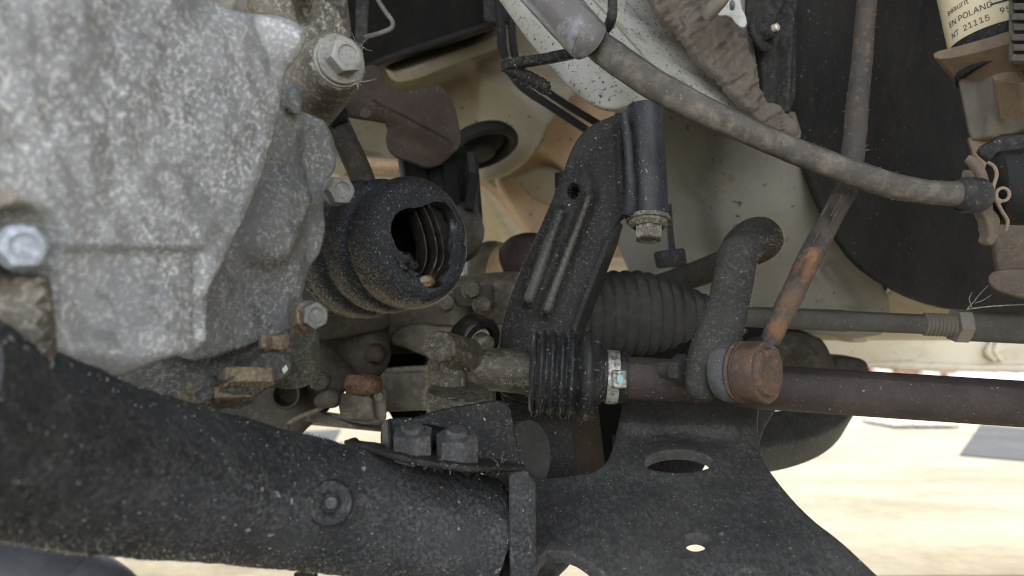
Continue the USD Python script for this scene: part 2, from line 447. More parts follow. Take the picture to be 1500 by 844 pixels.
mk('arm_paint', (.036, .035, .033), (.060, .057, .053), dust=(.19, .182, .165), amt=.55, scale=450, lo=.42, hi=.70, spec=.18, rough=.5, bump=.35, big=22, speck=.45, speckcol=(.42, .41, .37), speckscale=420, stretch=(1, .4, 1),
   stain=[(P(1208, 822, .37), .005, (.12, .06, .035), .7), (P(955, 640, .47), .012, (.05, .03, .025), .5)])
mk('cup_black', (.007, .0075, .008), (.014, .0145, .016), dust=(.17, .18, .20), amt=.42, scale=900, lo=.52, hi=.64, rough=.26, bump=1.0, big=45, speck=.35, speckcol=(.40, .38, .33), speckscale=620, spk=(.66, .70))
mk('grease', (.004, .004, .005), (.010, .008, .006), dust=(.03, .025, .018), amt=.2, scale=130, rough=.10, bump=.15, big=60, spec=.4, coat=0, rough_lo=.05, bumpd=.0015)
mk('grease_gold', (.16, .11, .04), (.03, .022, .012), dust=(.3, .24, .12), amt=.3, scale=400, rough=.16, bump=.6, big=180, spec=.7, coat=.5)
mk('oily_steel', (.020, .018, .014), (.055, .047, .034), dust=(.40, .33, .20), amt=.55, scale=420, lo=.50, hi=.62, rough=.40, metal=.0, bump=.9, big=90, speck=.9, spec=.5, coat=.1)
mk('hub_steel', (.030, .026, .019), (.058, .048, .033), dust=(.36, .29, .17), amt=.45, scale=330, lo=.48, hi=.62, rough=.42, bump=.9, big=80, speck=.7, spec=.5)
mk('shaft', (.034, .026, .023), (.055, .042, .036), dust=(.13, .10, .085), amt=.4, spec=.25, scale=500, lo=.45, hi=.7, rough=.52, bump=.25, big=25, speck=.4, speckscale=420)
mk('boot', (.010, .010, .0098), (.020, .019, .018), dust=(.20, .185, .16), amt=.4, scale=520, lo=.52, hi=.70, spec=.35, rough=.38, bump=.35, big=60, speck=.5, speckscale=520)
mk('gaiter', (.036, .035, .031), (.050, .048, .043), dust=(.10, .095, .085), amt=.4, scale=200, spec=.14, rough=.75, bump=.15, big=25)
mk('roll_bar', (.034, .032, .029), (.050, .047, .042), dust=(.20, .185, .16), amt=.45, scale=520, lo=.5, hi=.68, spec=.14, rough=.78, bump=.6, big=45, speck=.4, speckscale=560)
mk('rust_rod', (.034, .032, .029), (.062, .048, .038), dust=(.20, .115, .06), amt=.55, scale=260, lo=.53, hi=.63, rough=.68, bump=.7, big=45,
   stain=[(P(1183, 395, .365), .009, (.20, .088, .038), .65), (P(1160, 438, .365), .010, (.13, .068, .036), .7), (P(1143, 480, .365), .010, (.19, .095, .04), .7), (P(1190, 372, .365), .005, (.30, .12, .04), .55),
          (P(1250, 160, .365), .007, (.17, .10, .055), .6), (P(1230, 290, .365), .006, (.2, .1, .05), .6)])
mk('rust_ball', (.082, .052, .034), (.055, .042, .034), dust=(.23, .105, .045), amt=.7, scale=260, lo=.51, hi=.61, rough=.65, bump=.6, big=60, speck=.5)
mk('rubber_grey', (.055, .055, .056), (.08, .08, .08), dust=(.18, .165, .14), amt=.4, scale=450, spec=.14, rough=.7, bump=.3, big=60, speck=.6)
mk('tie_rod', (.058, .053, .046), (.080, .073, .062), dust=(.15, .135, .11), amt=.45, scale=200, spec=.14, rough=.6, bump=.2, big=22, speck=.3)
mk('conduit', (.060, .052, .045), (.095, .083, .071), dust=(.30, .25, .19), amt=.65, scale=130, spec=.2, lo=.44, hi=.68, rough=.5, bump=.35, big=30, speck=.3, speckcol=(.6, .55, .42), speckscale=500)
mk('conduit_sleeve', (.10, .088, .08), (.15, .138, .13), dust=(.34, .35, .38), amt=.7, scale=80, lo=.50, hi=.62, rough=.33, bump=.3, big=25, speck=.6, speckscale=420)
mk('paint_white', (.29, .275, .235), (.39, .378, .34), dust=(.13, .095, .065), amt=.85, scale=150, lo=.57, hi=.64, rough=.5, bump=.4, big=20, speck=.95, speckcol=(.05, .04, .03), speckscale=420, spk=(.63, .67))
mk('paint_grey', (.15, .14, .12), (.235, .225, .20), dust=(.2, .17, .12), amt=.6, scale=110, lo=.58, hi=.68, rough=.55, bump=.3, big=9, stretch=(1, 1, .3), speck=.9, speckcol=(.06, .055, .05), speckscale=150, spk=(.68, .72), stain=[(P(1000, 290, .62), .03, (.12, .105, .08), .55), (P(1090, 420, .66), .03, (.13, .115, .09), .5), (P(1070, 262, .6), .005, (.16, .11, .06), .7)])
mk('paint_beige', (.20, .172, .122), (.27, .235, .168), dust=(.3, .24, .15), amt=.45, scale=60, lo=.54, hi=.68, rough=.45, bump=.12, big=8, speck=.9, speckcol=(.07, .05, .04), speckscale=130, spk=(.67, .70))
mk('paint_tan', (.36, .24, .14), (.42, .30, .185), dust=(.30, .18, .09), amt=.6, scale=60, lo=.52, hi=.66, rough=.5, bump=.12, big=10, speck=.8, speckcol=(.08, .06, .04), speckscale=110)
mk('sealant', (.095, .075, .058), (.155, .125, .10), dust=(.27, .23, .185), amt=.55, scale=260, lo=.45, hi=.65, rough=.8, bump=.9, big=40, stretch=(1, 1, .35), bumpd=.002)
mk('plastic_black', (.011, .0105, .0105), (.020, .0185, .017), dust=(.065, .06, .052), amt=.4, scale=150, lo=.5, hi=.75, rough=.7, spec=.22, bump=.25, big=14, speck=.6, speckcol=(.25, .23, .2), speckscale=420, stretch=(1, 1, .3))
mk('plastic_trim', (.022, .021, .020), (.034, .032, .030), dust=(.14, .13, .12), amt=.4, scale=200, spec=.14, rough=.5, bump=.2, big=25, speck=.5)
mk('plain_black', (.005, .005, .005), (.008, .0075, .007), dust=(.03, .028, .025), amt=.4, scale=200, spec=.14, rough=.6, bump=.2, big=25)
mk('shield_brown', (.036, .026, .021), (.058, .042, .033), dust=(.11, .088, .072), amt=.4, scale=260, lo=.5, hi=.7, spec=.14, rough=.65, bump=.25, big=30, speck=.4)
mk('strut_metal', (.135, .12, .10), (.20, .18, .15), dust=(.28, .19, .12), amt=.55, scale=200, lo=.48, hi=.64, rough=.65, bump=.4, big=40, speck=.4)
mk('strut_rust', (.19, .135, .09), (.26, .20, .14), dust=(.35, .24, .15), amt=.5, scale=260, rough=.72, bump=.5, big=60)
mk('knuckle', (.10, .078, .058), (.155, .118, .088), dust=(.26, .2, .14), amt=.5, scale=300, rough=.72, bump=.4, big=40, speck=.5)
mk('label_paper', (.78, .64, .40), (.84, .72, .48), dust=(.66, .43, .15), amt=.5, scale=60, lo=.52, hi=.66, rough=.55, bump=.05, big=45)
mk('ink', (.05, .05, .07), (.07, .07, .09), amt=0, rough=.6)
mk('rack_alloy', (.065, .053, .038), (.12, .10, .072), dust=(.32, .26, .18), amt=.5, scale=140, rough=.55, bump=.3, big=20, speck=.5, speckcol=(.05, .04, .03), speckscale=200)
mk('engine_dark', (.038, .034, .029), (.065, .056, .045), dust=(.16, .13, .09), amt=.4, scale=200, spec=.14, rough=.6, bump=.4, big=30, speck=.3)
mk('rust_nut', (.09, .048, .026), (.055, .034, .022), dust=(.42, .22, .10), amt=.6, scale=300, rough=.6, bump=.4, big=90)
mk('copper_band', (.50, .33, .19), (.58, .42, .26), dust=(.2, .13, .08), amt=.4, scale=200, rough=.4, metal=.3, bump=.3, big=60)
mk('fin_grey', (.12, .105, .085), (.17, .15, .12), dust=(.26, .2, .13), amt=.4, scale=160, rough=.6, bump=.2, big=30)
mk('sill_cream', (.56, .49, .37), (.64, .57, .44), dust=(.36, .29, .19), amt=.6, scale=45, lo=.48, hi=.66, rough=.6, bump=.3, big=12, stretch=(.3, 1, 1), speck=.5, speckcol=(.2, .16, .1), speckscale=90)
mk('white_steel', (.52, .51, .47), (.60, .59, .55), dust=(.3, .26, .2), amt=.5, scale=300, rough=.45, bump=.2, big=40, metal=.15)
mk('clamp_steel', (.30, .28, .22), (.50, .49, .45), dust=(.035, .03, .02), amt=.95, scale=330, lo=.45, hi=.55, rough=.32, metal=.45, bump=.4, big=120)
mk('aqua_mark', (.22, .42, .42), (.30, .50, .48), dust=(.5, .48, .4), amt=.4, scale=700, rough=.5, bump=.2, big=200)
mk('bounce_toned_dust', (.10, .08, .055), (.20, .16, .105), dust=(.42, .34, .23), amt=.7, scale=600, lo=.45, hi=.62, rough=.9, spec=.1, bump=.6, big=90)  # dusty tan with the warm ground bounce put into the colour
mk('rim_dust', (.30, .24, .155), (.40, .33, .23), dust=(.55, .47, .34), amt=.6, scale=700, rough=.9, bump=.8, big=120)
mk('fibre', (.46, .375, .25), (.54, .46, .34), amt=0, rough=.8, bump=0)  # lint fibres; golden tint also imitates warm bounce light on undersides
mk('fibre_pale', (.55, .52, .46), (.62, .60, .55), amt=0, rough=.8, bump=0)
mk('bright_stud', (.75, .68, .58), (.8, .75, .68), amt=.1, rough=.3, metal=.6, bump=.1)
mk('paint_red', (.26, .085, .06), (.34, .13, .09), amt=.1, rough=.5, bump=.1)
mk('car_white', (.72, .75, .80), (.78, .80, .84), amt=.05, rough=.3, bump=.02)
mk('car_blue', (.32, .42, .58), (.38, .47, .62), amt=.05, rough=.3, bump=.02)
mk('plaster', (.62, .58, .50), (.70, .66, .58), amt=.2, rough=.8, bump=.1, scale=20, big=3)
mk('iron', (.10, .09, .075), (.15, .135, .11), amt=.3, rough=.6, scale=60, big=12)
mk('patch_grey', (.028, .032, .038), (.045, .05, .057), dust=(.10, .10, .10), amt=.4, scale=25, spec=.05, rough=.9, bump=.3, big=3)
mk('dark_primer', (.07, .065, .06), (.09, .085, .08), amt=.1, rough=.6, bump=.02, big=3)

# concrete ground: pale, swept with long olive and cream bands of dirt
M['concrete'] = usdkit.material(stage, '/World/Looks/concrete', {
    'g': ('geometry', {}), 'm': ('mapping', {'mapping_type': 'point', 'scale': (.55, 1.0, 1), 'rotation': (0, 0, -.25)}),
    'n1': ('noise_texture', {'scale': 3.2, 'detail': 5.0, 'roughness': .6}), 'r1': ('rgb_ramp', {'ramp': [(.32, (.115, .095, .056)), (.50, (.168, .15, .108)), (.68, (.205, .187, .143))]}),
    'n2': ('noise_texture', {'scale': 24.0, 'detail': 8.0, 'roughness': .75}), 'r2': ('rgb_ramp', {'ramp': [(.3, (.68, .68, .66)), (.7, (1.1, 1.1, 1.1))]}),
    'x': ('mix_color', {'blend_type': 'multiply', 'fac': 1.0, 'use_clamp': False}), 'bp': ('bump', {'strength': .4, 'distance': .002}),
    'p': ('principled_bsdf', {'roughness': .85, 'specular_ior_level': .2})},
    [('g.position', 'm.vector'), ('m.vector', 'n1.vector'), ('g.position', 'n2.vector'), ('n1.fac', 'r1.fac'), ('n2.fac', 'r2.fac'), ('r1.color', 'x.a'), ('r2.color', 'x.b'),
     ('x.result', 'p.base_color'), ('n2.fac', 'bp.height'), ('bp.normal', 'p.normal')], surface='p.BSDF')

# ================================================================== THE SETTING
single('ground', trimesh.Trimesh([(-60, -30, 0), (60, -30, 0), (60, 90, 0), (-60, 90, 0)], [(0, 1, 2), (0, 2, 3)], process=False), M['concrete'], kind='structure', smooth=False)


def on_ground(px, py):
    r = P(px, py, 1.0) - CAM
    return CAM + r * (-CAM[2] / r[2])


def ground_sheet(pts, z):
    v = np.array([on_ground(*p) for p in pts]); v[:, 2] = z
    return trimesh.Trimesh(v, [(0, i + 1, i) for i in range(1, len(v) - 1)], process=False)


single('ground_patch', ground_sheet([(1437, 622), (1620, 640), (1600, 685), (1405, 668)], .004), M['patch_grey'], kind='structure', smooth=False)  # plain blue grey patch laid flat on the ground
single('ground_patch', ground_sheet([(432, 634), (500, 630), (487, 655), (440, 662)], .004), M['patch_grey'], kind='structure', smooth=False)  # smaller blue grey patch at left

# drain grate with its three slotted panels
g0 = on_ground(1330, 625); g0[2] = 0
T = Thing('drain_grate', 'dark iron drain grate in three slotted panels set in the pale ground', 'drain grate', g0)
for cx in (1300, 1332, 1362):
    c = on_ground(cx, 624); c[2] = .012
    bars = []
    for k in range(5):
        b = trimesh.creation.box((.012, .34, .012)); b.apply_translation(c + np.array([(k - 2) * .022, 0, 0])); bars.append(b)
    for s in (-1, 1):
        b = trimesh.creation.box((.112, .014, .0118)); b.apply_translation(c + np.array([0, s * .175, 0])); bars.append(b)
    T.add('grate_panel', bars, M['iron'], smooth=False)

# ------------------------------------------------------------------ far things seen under the sill
def bx(c, s): 
    b = trimesh.creation.box(s); b.apply_translation(c); return b


T = Thing('garden_wall', 'low red brick wall with pale piers beyond the car at right', 'wall', (4.6, 9.2, 0))
for k in range(6):
    for j in range(6):
        T.add('brick', bx((4.12 + (k + .5 * (j % 2)) * .225, 9.2, .0375 + j * .075), (.215, .1, .065)), M['paint_red'], smooth=False)
T.add('mortar', bx((4.72, 9.2, .225), (1.44, .09, .45)), M['plaster'], smooth=False)
for x in (4.52, 5.1):
    T.add('pier', bx((x, 9.14, .26), (.2, .2, .52)), M['plaster'], smooth=False)
T = Thing('parked_van', 'white and pale blue parked van seen far off under the sill', 'van', (7.2, 9.5, 0))
T.add('body', hull([(5.62, 9.5, .13), (9.8, 9.5, .13), (9.8, 11, .13), (5.62, 11, .13), (6.3, 9.6, 1.8), (9.7, 9.6, 1.8), (9.7, 11, 1.8), (6.3, 11, 1.8)], .05), M['car_white'])
T.add('sill_trim', bx((7.9, 9.42, .24), (2.4, .06, .2)), M['car_blue'])
for x in (6.7, 9.1):
    T.add('wheel', place(cyl(.31, .2, -.1, .02), (0, 1, 0), (x, 9.62, .31)), M['plain_black'])

# ------------------------------------------------------------------ unseen body slabs (bonnet, wing, bulkhead) placed and sized to block sun and sky
T = Thing('shade_body', 'unseen car body slabs, bonnet, wing and bulkhead, added to shade the bay', 'car body', (0, .6, .8))
T.add('bonnet', bx((-.10, .68, .955), (1.7, 1.14, .02)), M['dark_primer'])
T.add('wing', bx((.76, .275, .63), (.02, 1.45, .64)), M['dark_primer'])
T.add('opposite_wing', bx((-.96, .40, .66), (.02, 1.7, .58)), M['dark_primer'])
T.add('bulkhead', bx((-.10, 1.265, .90), (1.7, .02, .085)), M['plain_black'])

# ================================================================== BACKGROUND PANELS INSIDE THE BAY
def panel(T, name, outline, plane, mat, thick=.003, **k):
    m = relief(outline, plane, thick, **k)
    return T.add(name, m, mat)


T = Thing('floor_panel', 'beige painted floor pressing with rust specks deep behind the engine bay', 'body panel', P(700, 200, .9))
panel(T, 'pressing', [(470, 60), (560, 88), (640, 70), (740, 20), (800, 30), (850, 110), (838, 150), (812, 175), (800, 205), (775, 235), (740, 258), (660, 262), (560, 250), (470, 230)],
      [(560, 100, .88), (830, 110, .80), (700, 250, .90)], M['paint_beige'], rnd=.006, step=.006, smooth=1,
      h=lambda x, y: .018 * sst(-14, 14, (y - 105) - (x - 735) * .35) * sst(680, 720, x) + .012 * ridge(x, y, 585, 120, 735, 68, 12) - .014 * ridge(x, y, 590, 150, 660, 100, 26) + .008 * ridge(x, y, 745, 95, 815, 185, 14))
panel(T, 'edge_flange', [(560, 100), (585, 108), (660, 78), (745, 48), (742, 36), (650, 66), (570, 92)], [(560, 100, .80), (745, 45, .76), (650, 60, .80)], M['paint_beige'], thick=.012, rnd=.003, step=.004)
T = Thing('tunnel_panel', 'tan primer coated tunnel panel behind the black bracket', 'body panel', P(800, 260, 1.0))
panel(T, 'pressing', [(640, 215), (720, 215), (770, 185), (800, 120), (900, 90), (960, 150), (960, 380), (800, 380), (755, 330), (720, 285)],
      [(700, 250, 1.0), (900, 150, .82), (800, 370, .98)], M['paint_tan'], rnd=.005, step=.006, smooth=1,
      h=lambda x, y: .02 * ridge(x, y, 745, 262, 800, 350, 16) + .012 * ridge(x, y, 690, 262, 830, 150, 12) - .01 * ridge(x, y, 780, 240, 860, 300, 18))
panel(T, 'seam_plate', [(700, 262), (745, 262), (800, 240), (830, 262), (815, 310), (800, 300), (770, 290), (735, 285)], [(700, 262, .985), (830, 250, .90), (770, 300, .96)], M['paint_beige'], rnd=.004, step=.005)
T = Thing('heel_panel', 'pale gold lit panel with a dark hole left of the brown shield', 'body panel', P(545, 200, .95))
panel(T, 'pressing', [(470, 140), (560, 150), (620, 160), (620, 262), (540, 262), (470, 262)], [(480, 150, .92), (610, 160, .98), (540, 255, .95)], M['paint_beige'], rnd=.004, step=.006,
      holes=[[(546, 186), (560, 184), (566, 194), (564, 204), (552, 204), (546, 196)]], h=lambda x, y: .02 * sst(215, 232, y) - .008 * ridge(x, y, 500, 175, 540, 215, 10))
T.add('hole_back', relief([(530, 170), (585, 170), (585, 220), (530, 220)], [(530, 170, 1.0), (585, 170, 1.0), (550, 220, 1.0)], .004, step=.01), M['plain_black'])
T = Thing('rear_floor', 'cream floor pan far behind the steering rack', 'body panel', P(740, 330, 1.3))
panel(T, 'pressing', [(420, 215), (540, 215), (700, 230), (1000, 240), (1010, 470), (420, 440)], [(560, 260, 1.3), (960, 260, 1.3), (740, 430, 1.32)], M['sill_cream'], rnd=.005, step=.015, smooth=0,
      h=lambda x, y: .03 * ridge(x, y, 690, 250, 790, 400, 20))
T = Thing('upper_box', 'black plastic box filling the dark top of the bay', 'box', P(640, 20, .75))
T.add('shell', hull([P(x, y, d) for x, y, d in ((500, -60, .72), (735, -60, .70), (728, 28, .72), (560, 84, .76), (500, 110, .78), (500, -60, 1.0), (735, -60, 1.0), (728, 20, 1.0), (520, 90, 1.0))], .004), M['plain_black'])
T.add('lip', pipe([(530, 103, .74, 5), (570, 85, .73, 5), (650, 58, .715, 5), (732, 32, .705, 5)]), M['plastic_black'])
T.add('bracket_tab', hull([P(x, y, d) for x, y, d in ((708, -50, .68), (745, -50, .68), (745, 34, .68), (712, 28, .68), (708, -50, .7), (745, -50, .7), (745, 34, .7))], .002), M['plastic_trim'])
T = Thing('wire_loop', 'bent grey wire stay hanging in the dark beside the mount bolt', 'wire stay', P(560, 30, .6))
T.add('wire', pipe([(535, -30, .6, 3.2), (550, -6, .6, 3.2), (564, 16, .6, 3.2), (575, 32, .6, 3.2), (572, 42, .6, 3.2), (555, 49, .6, 3.2), (536, 54, .62, 3.2)]), M['bolt_grey'])
T = Thing('hanging_strap', 'dark flat strap hanging behind the mount bolt', 'strap', P(530, 30, .62))
T.add('strap', hull([P(x, y, d) for x, y, d in ((524, -40, .62), (541, -40, .62), (536, 62, .62), (522, 62, .62), (524, -40, .626), (541, -40, .626))], .001), M['plastic_trim'])

# heat shield
T = Thing('heat_shield', 'brown folded sheet heat shield with a stepped edge', 'heat shield', P(600, 170, .58))
hs = relief([(470, 120), (520, 100), (552, 92), (562, 108), (564, 122), (575, 128), (592, 134), (622, 127), (641, 122), (652, 130), (667, 152), (672, 180), (677, 205), (668, 222), (648, 232), (632, 236), (612, 226), (590, 220), (576, 208), (572, 190), (574, 176), (548, 166), (528, 160), (500, 152), (470, 150)],
            [(500, 140, .56), (660, 150, .60), (610, 230, .57)], .002, rnd=.0012, step=.003, smooth=1,
            h=lambda x, y: -.012 * sst(-4, 14, ((y - 155) - (x - 540) * .52)) + .004 * ridge(x, y, 545, 155, 655, 212, 5), noise=(.0012, 60))
T.add('sheet', hs, M['shield_brown'])
for x, y in ((536, 166), (492, 151)):
    T.add('stud', place(cyl(.0042, .012, -.004, .001), P(x, y, .4) - P(x, y, .6), P(x, y, .557)), M['engine_dark'])

# grommet ring
T = Thing('floor_grommet', 'round black rubber grommet pressed in the beige floor panel', 'grommet', P(712, 212, .8))
ax = unit(-D_ * .30 - U_ * .92 + R_ * .30)
T.add('rim', lathe(P(706, 216, .80), ax, [(-.01, .036), (-.004, .040), (0, .041), (.004, .040), (.006, .036), (.004, .032), (.0005, .030), (-.006, .029), (-.008, .012)], 64), M['plastic_black'])
T.add('web', lathe(P(703, 219, .80), ax, [(-.012, .03), (-.004, .028), (.002, .018), (.008, .015), (.008, .015), (.009, .010)], 48), M['plastic_black'])

# black ribbed boot behind the cup
T = Thing('ribbed_boot', 'black ribbed rubber boot standing above the greasy joint cup', 'boot', P(645, 280, .62))
th = np.linspace(0, 2 * np.pi, 121)[:-1]
a, b = P(640, 222, .63), P(652, 322, .64)
wv = []
for t in np.linspace(0, 1, 6):
    c = a + (b - a) * t
    r = .033 * (1 - .06 * t) + .0016 * np.sign(np.sin(9 * th))
    wv.append(c + r[:, None] * (np.cos(th)[:, None] * R_ + np.sin(th)[:, None] * unit(D_ + .2 * U_)))
V = np.vstack(wv + [[a], [b]]); n_ = 120
Fq = []
for i in range(5):
    for j in range(n_):
        k = (j + 1) % n_
        Fq += [(i * n_ + j, i * n_ + k, (i + 1) * n_ + k), (i * n_ + j, (i + 1) * n_ + k, (i + 1) * n_ + j)]
for j in range(n_): Fq += [(6 * n_, (j + 1) % n_, j), (6 * n_ + 1, 5 * n_ + j, 5 * n_ + (j + 1) % n_)]
T.add('sleeve', trimesh.Trimesh(V, Fq, process=False), M['plain_black'], 30)
T.add('collar', hull([P(x, y, d) for x, y, d in ((690, 255, .60), (700, 258, .60), (692, 306, .60), (682, 304, .60), (690, 255, .64), (700, 258, .64), (692, 306, .64))], .0015), M['plain_black'])
T.add('base', rough_up(pipe([(655, 312, .62, 20), (668, 322, .62, 32), (675, 335, .62, 34), (676, 355, .62, 30), (672, 372, .63, 18)]), .001, 90), M['engine_dark'])

# copper band and dark elbow left of cup
T = Thing('exhaust_band', 'copper coloured corrugated pipe band between gearbox and ribbed boot', 'pipe', P(565, 243, .7))
T.add('band', pipe([(520, 240, .72, 11), (600, 244, .70, 11)]), M['copper_band'])
for x in np.arange(530, 598, 6.):
    T.add('corrugation', place(cyl(mm(12.2, .71), .0016, 0, .0004, 24), P(600, 244, .7) - P(520, 240, .72), P(x, 240.5 + (x - 530) * .05, .718 - (x - 530) * .00025)), M['copper_band'])
T = Thing('coolant_elbow', 'dark hose elbow dropping behind the gearbox side casing', 'hose', P(515, 240, .45))
T.add('hose', pipe([(470, 140, .47, 22), (495, 185, .46, 19), (512, 220, .45, 18), (528, 255, .45, 18), (540, 290, .46, 18)]), M['engine_dark'])
T.add('hose_lump', rough_up(pipe([(455, 165, .45, 14), (475, 158, .45, 22), (492, 170, .45, 20), (498, 182, .45, 12)]), .001, 90), M['plain_black'])

# brake pipes and their rubber hanger
for k, pts in enumerate(([(728, -30, .66, 7), (734, 40, .66, 7), (738, 80, .65, 7), (760, 122, .64, 6.5), (810, 158, .63, 6), (880, 204, .62, 5.5)],
                         [(748, 20, .67, 6), (754, 80, .66, 6), (770, 108, .65, 6), (812, 142, .64, 5.5), (890, 190, .63, 5.5)])):
    T = Thing('brake_pipe', ('black brake pipe running lowest behind the hanger bracket', 'black brake pipe running just above its twin under the white rail')[k], 'pipe', P(*pts[2][:3]), 'pair of brake pipes under the rail')
    T.add('pipe', pipe(pts), M['plastic_black'])
T = Thing('pipe_hanger', 'black V shaped rubber hanger clipped under the white chassis rail', 'hanger', P(745, 97, .44))
hg = [pipe([(738, 98, .47, 9), (760, 92, .465, 8), (800, 86, .455, 8), (838, 78, .445, 8), (872, 70, .44, 6)], power=2.6), pipe([(738, 97, .47, 8), (752, 104, .47, 9), (778, 116, .47, 9.5), (800, 129, .47, 10), (806, 131, .47, 5)], power=2.6)]
T.add('upper_arm', rough_up(hg[0], .0004, 400), M['black_paint']); T.add('lower_arm', rough_up(hg[1], .0004, 400), M['black_paint'])
T.fuzz('dust_fibres', hg, M['fibre_pale'], 500, .002, .00008, seed=5)

# ------------------------------------------------------------------ white chassis rail, sealant, inner wing
T = Thing('chassis_rail', 'white painted chassis rail with brown rust specks above the black bracket', 'chassis rail', P(900, 110, .5))
ru = relief([(690, -60), (780, -60), (850, -20), (905, 40), (965, 110), (985, 142), (972, 150), (925, 156), (893, 163), (866, 156), (838, 132), (806, 96), (776, 62), (748, 22)],
            [(720, -20, .56), (975, 140, .465), (860, 150, .50)], .004, rnd=.003, step=.003, smooth=1, noise=(.0006, 60),
            h=lambda x, y: .006 * ridge(x, y, 740, -10, 860, 140, 30) + .004 * ridge(x, y, 800, 10, 930, 130, 25))
T.add('lower_face', ru, M['paint_white'])
rf = relief([(840, -60), (975, -60), (985, 20), (1020, 70), (1060, 118), (1110, 160), (1140, 188), (1130, 204), (1085, 190), (1040, 168), (985, 140), (940, 112), (890, 60)],
            [(880, -20, .525), (1150, 200, .525), (980, 140, .49)], .004, rnd=.004, step=.003, noise=(.0008, 70))
T.add('side_face', rf, M['paint_white'])
T = Thing('seam_sealant', 'thick brushed brown seam sealant along the white rail', 'sealant', P(1060, 100, .5))
sl = relief([(930, -60), (1040, -60), (1062, -10), (1078, 40), (1098, 80), (1106, 110), (1110, 145), (1150, 165), (1168, 185), (1166, 207), (1135, 195), (1104, 178), (1078, 150), (1056, 122), (1030, 104), (1008, 72), (985, 42), (958, 26), (945, -10)],
            [(960, -20, .505), (1160, 190, .505), (1100, 90, .51)], .004, rnd=.003, step=.0012, smooth=2,
            h=lambda x, y: .0042 * (meshkit.noise(np.stack([x * .05 - y * .03 + 2 * meshkit.noise(np.stack([x * .03, y * .03, x * 0], -1), 2), (x * .45 + y * .75) * .17, x * 0], -1), 5) - .5) + .0022 * (meshkit.noise(np.stack([x * .09 - y * .05, (x * .45 + y * .75) * .33, x * 0], -1), 9) - .5) + .003 + .004 * meshkit.fbm(np.stack([x * .04, y * .04, x * 0], -1), 3, 8))
T.add('bead', sl, M['sealant'])
T = Thing('inner_wing', 'grey white inner wing pressing with dark specks behind the hose', 'body panel', P(1100, 300, .62))
iw = relief([(900, 100), (1140, 120), (1168, 200), (1195, 270), (1240, 350), (1300, 420), (1310, 490), (1240, 500), (1060, 470), (900, 440)], [(930, 170, .60), (1230, 300, .645), (1060, 440, .70)], .004, rnd=.004, step=.005, smooth=1, noise=(.0015, 18),
            h=lambda x, y: .035 * np.exp(-(((x - 1110) / 95) ** 2)) * sst(480, 250, y) - .012 * sst(1062, 1030, x + 16 * np.cos((y - 270) / 60)) - .01 * ridge(x, y, 1215, 395, 1250, 460, 14) + .006 * ridge(x, y, 1190, 390, 1245, 450, 7))
T.add('pressing', iw, M['paint_grey'])
T.add('stay_plate', relief([(1048, -60), (1100, -60), (1102, 40), (1112, 110), (1118, 165), (1100, 150), (1080, 100), (1062, 60), (1050, 20)], [(1050, 0, .535), (1110, 20, .54), (1105, 140, .535)], .004, step=.003, rnd=.002,
                           h=lambda x, y: .004 * ridge(x, y, 1068, 20, 1100, 130, 7)), M['paint_grey'])
T = Thing('rear_closing_panel', 'cream closing panel with one dark hole below the wheel arch liner', 'body panel', P(1300, 420, .78))
T.add('pressing', relief([(1180, 330), (1250, 350), (1500, 370), (1560, 500), (1180, 500)], [(1190, 350, .78), (1500, 380, .80), (1300, 490, .80)], .003, step=.006, rnd=.004, smooth=0, noise=(.001, 25),
                         holes=[[(1288, 416), (1298, 412), (1307, 418), (1305, 429), (1294, 432), (1287, 425)]], h=lambda x, y: .012 * np.exp(-((x - 1250) / 18.) ** 4) * sst(370, 390, y)), M['sill_cream'])
T.add('hole_back', relief([(1275, 400), (1320, 400), (1320, 445), (1275, 445)], [(1275, 400, .83), (1320, 400, .83), (1290, 445, .83)], .003, step=.01), M['plain_black'])
T = Thing('cable_clip', 'small black clip and wire on the inner wing behind the sleeve tube', 'clip', P(985, 375, .57))
T.add('wire', pipe([(980, 300, .585, 4), (982, 340, .58, 4.5), (985, 370, .575, 5), (988, 392, .575, 4)]), M['plastic_trim'])
T.add('clip', rough_up(hull([P(*q) for q in ((964, 374, .575), (998, 370, .575), (1000, 384, .575), (966, 388, .575), (964, 374, .59), (998, 370, .59), (1000, 384, .59))], .003).refine_to_length(.004), .001, 120), M['plastic_trim'])
T = Thing('silver_bracket', 'silver bent bracket with a round hole at the top of the sealant', 'bracket', P(1060, 15, .47))
T.add('plate', relief([(1040, -40), (1082, -40), (1083, 5), (1095, 30), (1090, 42), (1080, 38), (1068, 22), (1050, 24), (1044, 10)], [(1040, 0, .48), (1090, 0, .47), (1070, 40, .475)], .002, step=.0015, rnd=.0008, smooth=1,
                      holes=[[(1086, 2), (1091, -2), (1094, 6), (1093, 16), (1088, 18), (1085, 10)]] if False else [[(1068, 2), (1074, 0), (1077, 8), (1074, 16), (1068, 14)]]), M['white_steel'])
T.add('arm', pipe([(1070, -30, .455, 9), (1060, -5, .455, 10), (1045, 12, .46, 11), (1036, 24, .465, 10)]), M['strut_metal'])

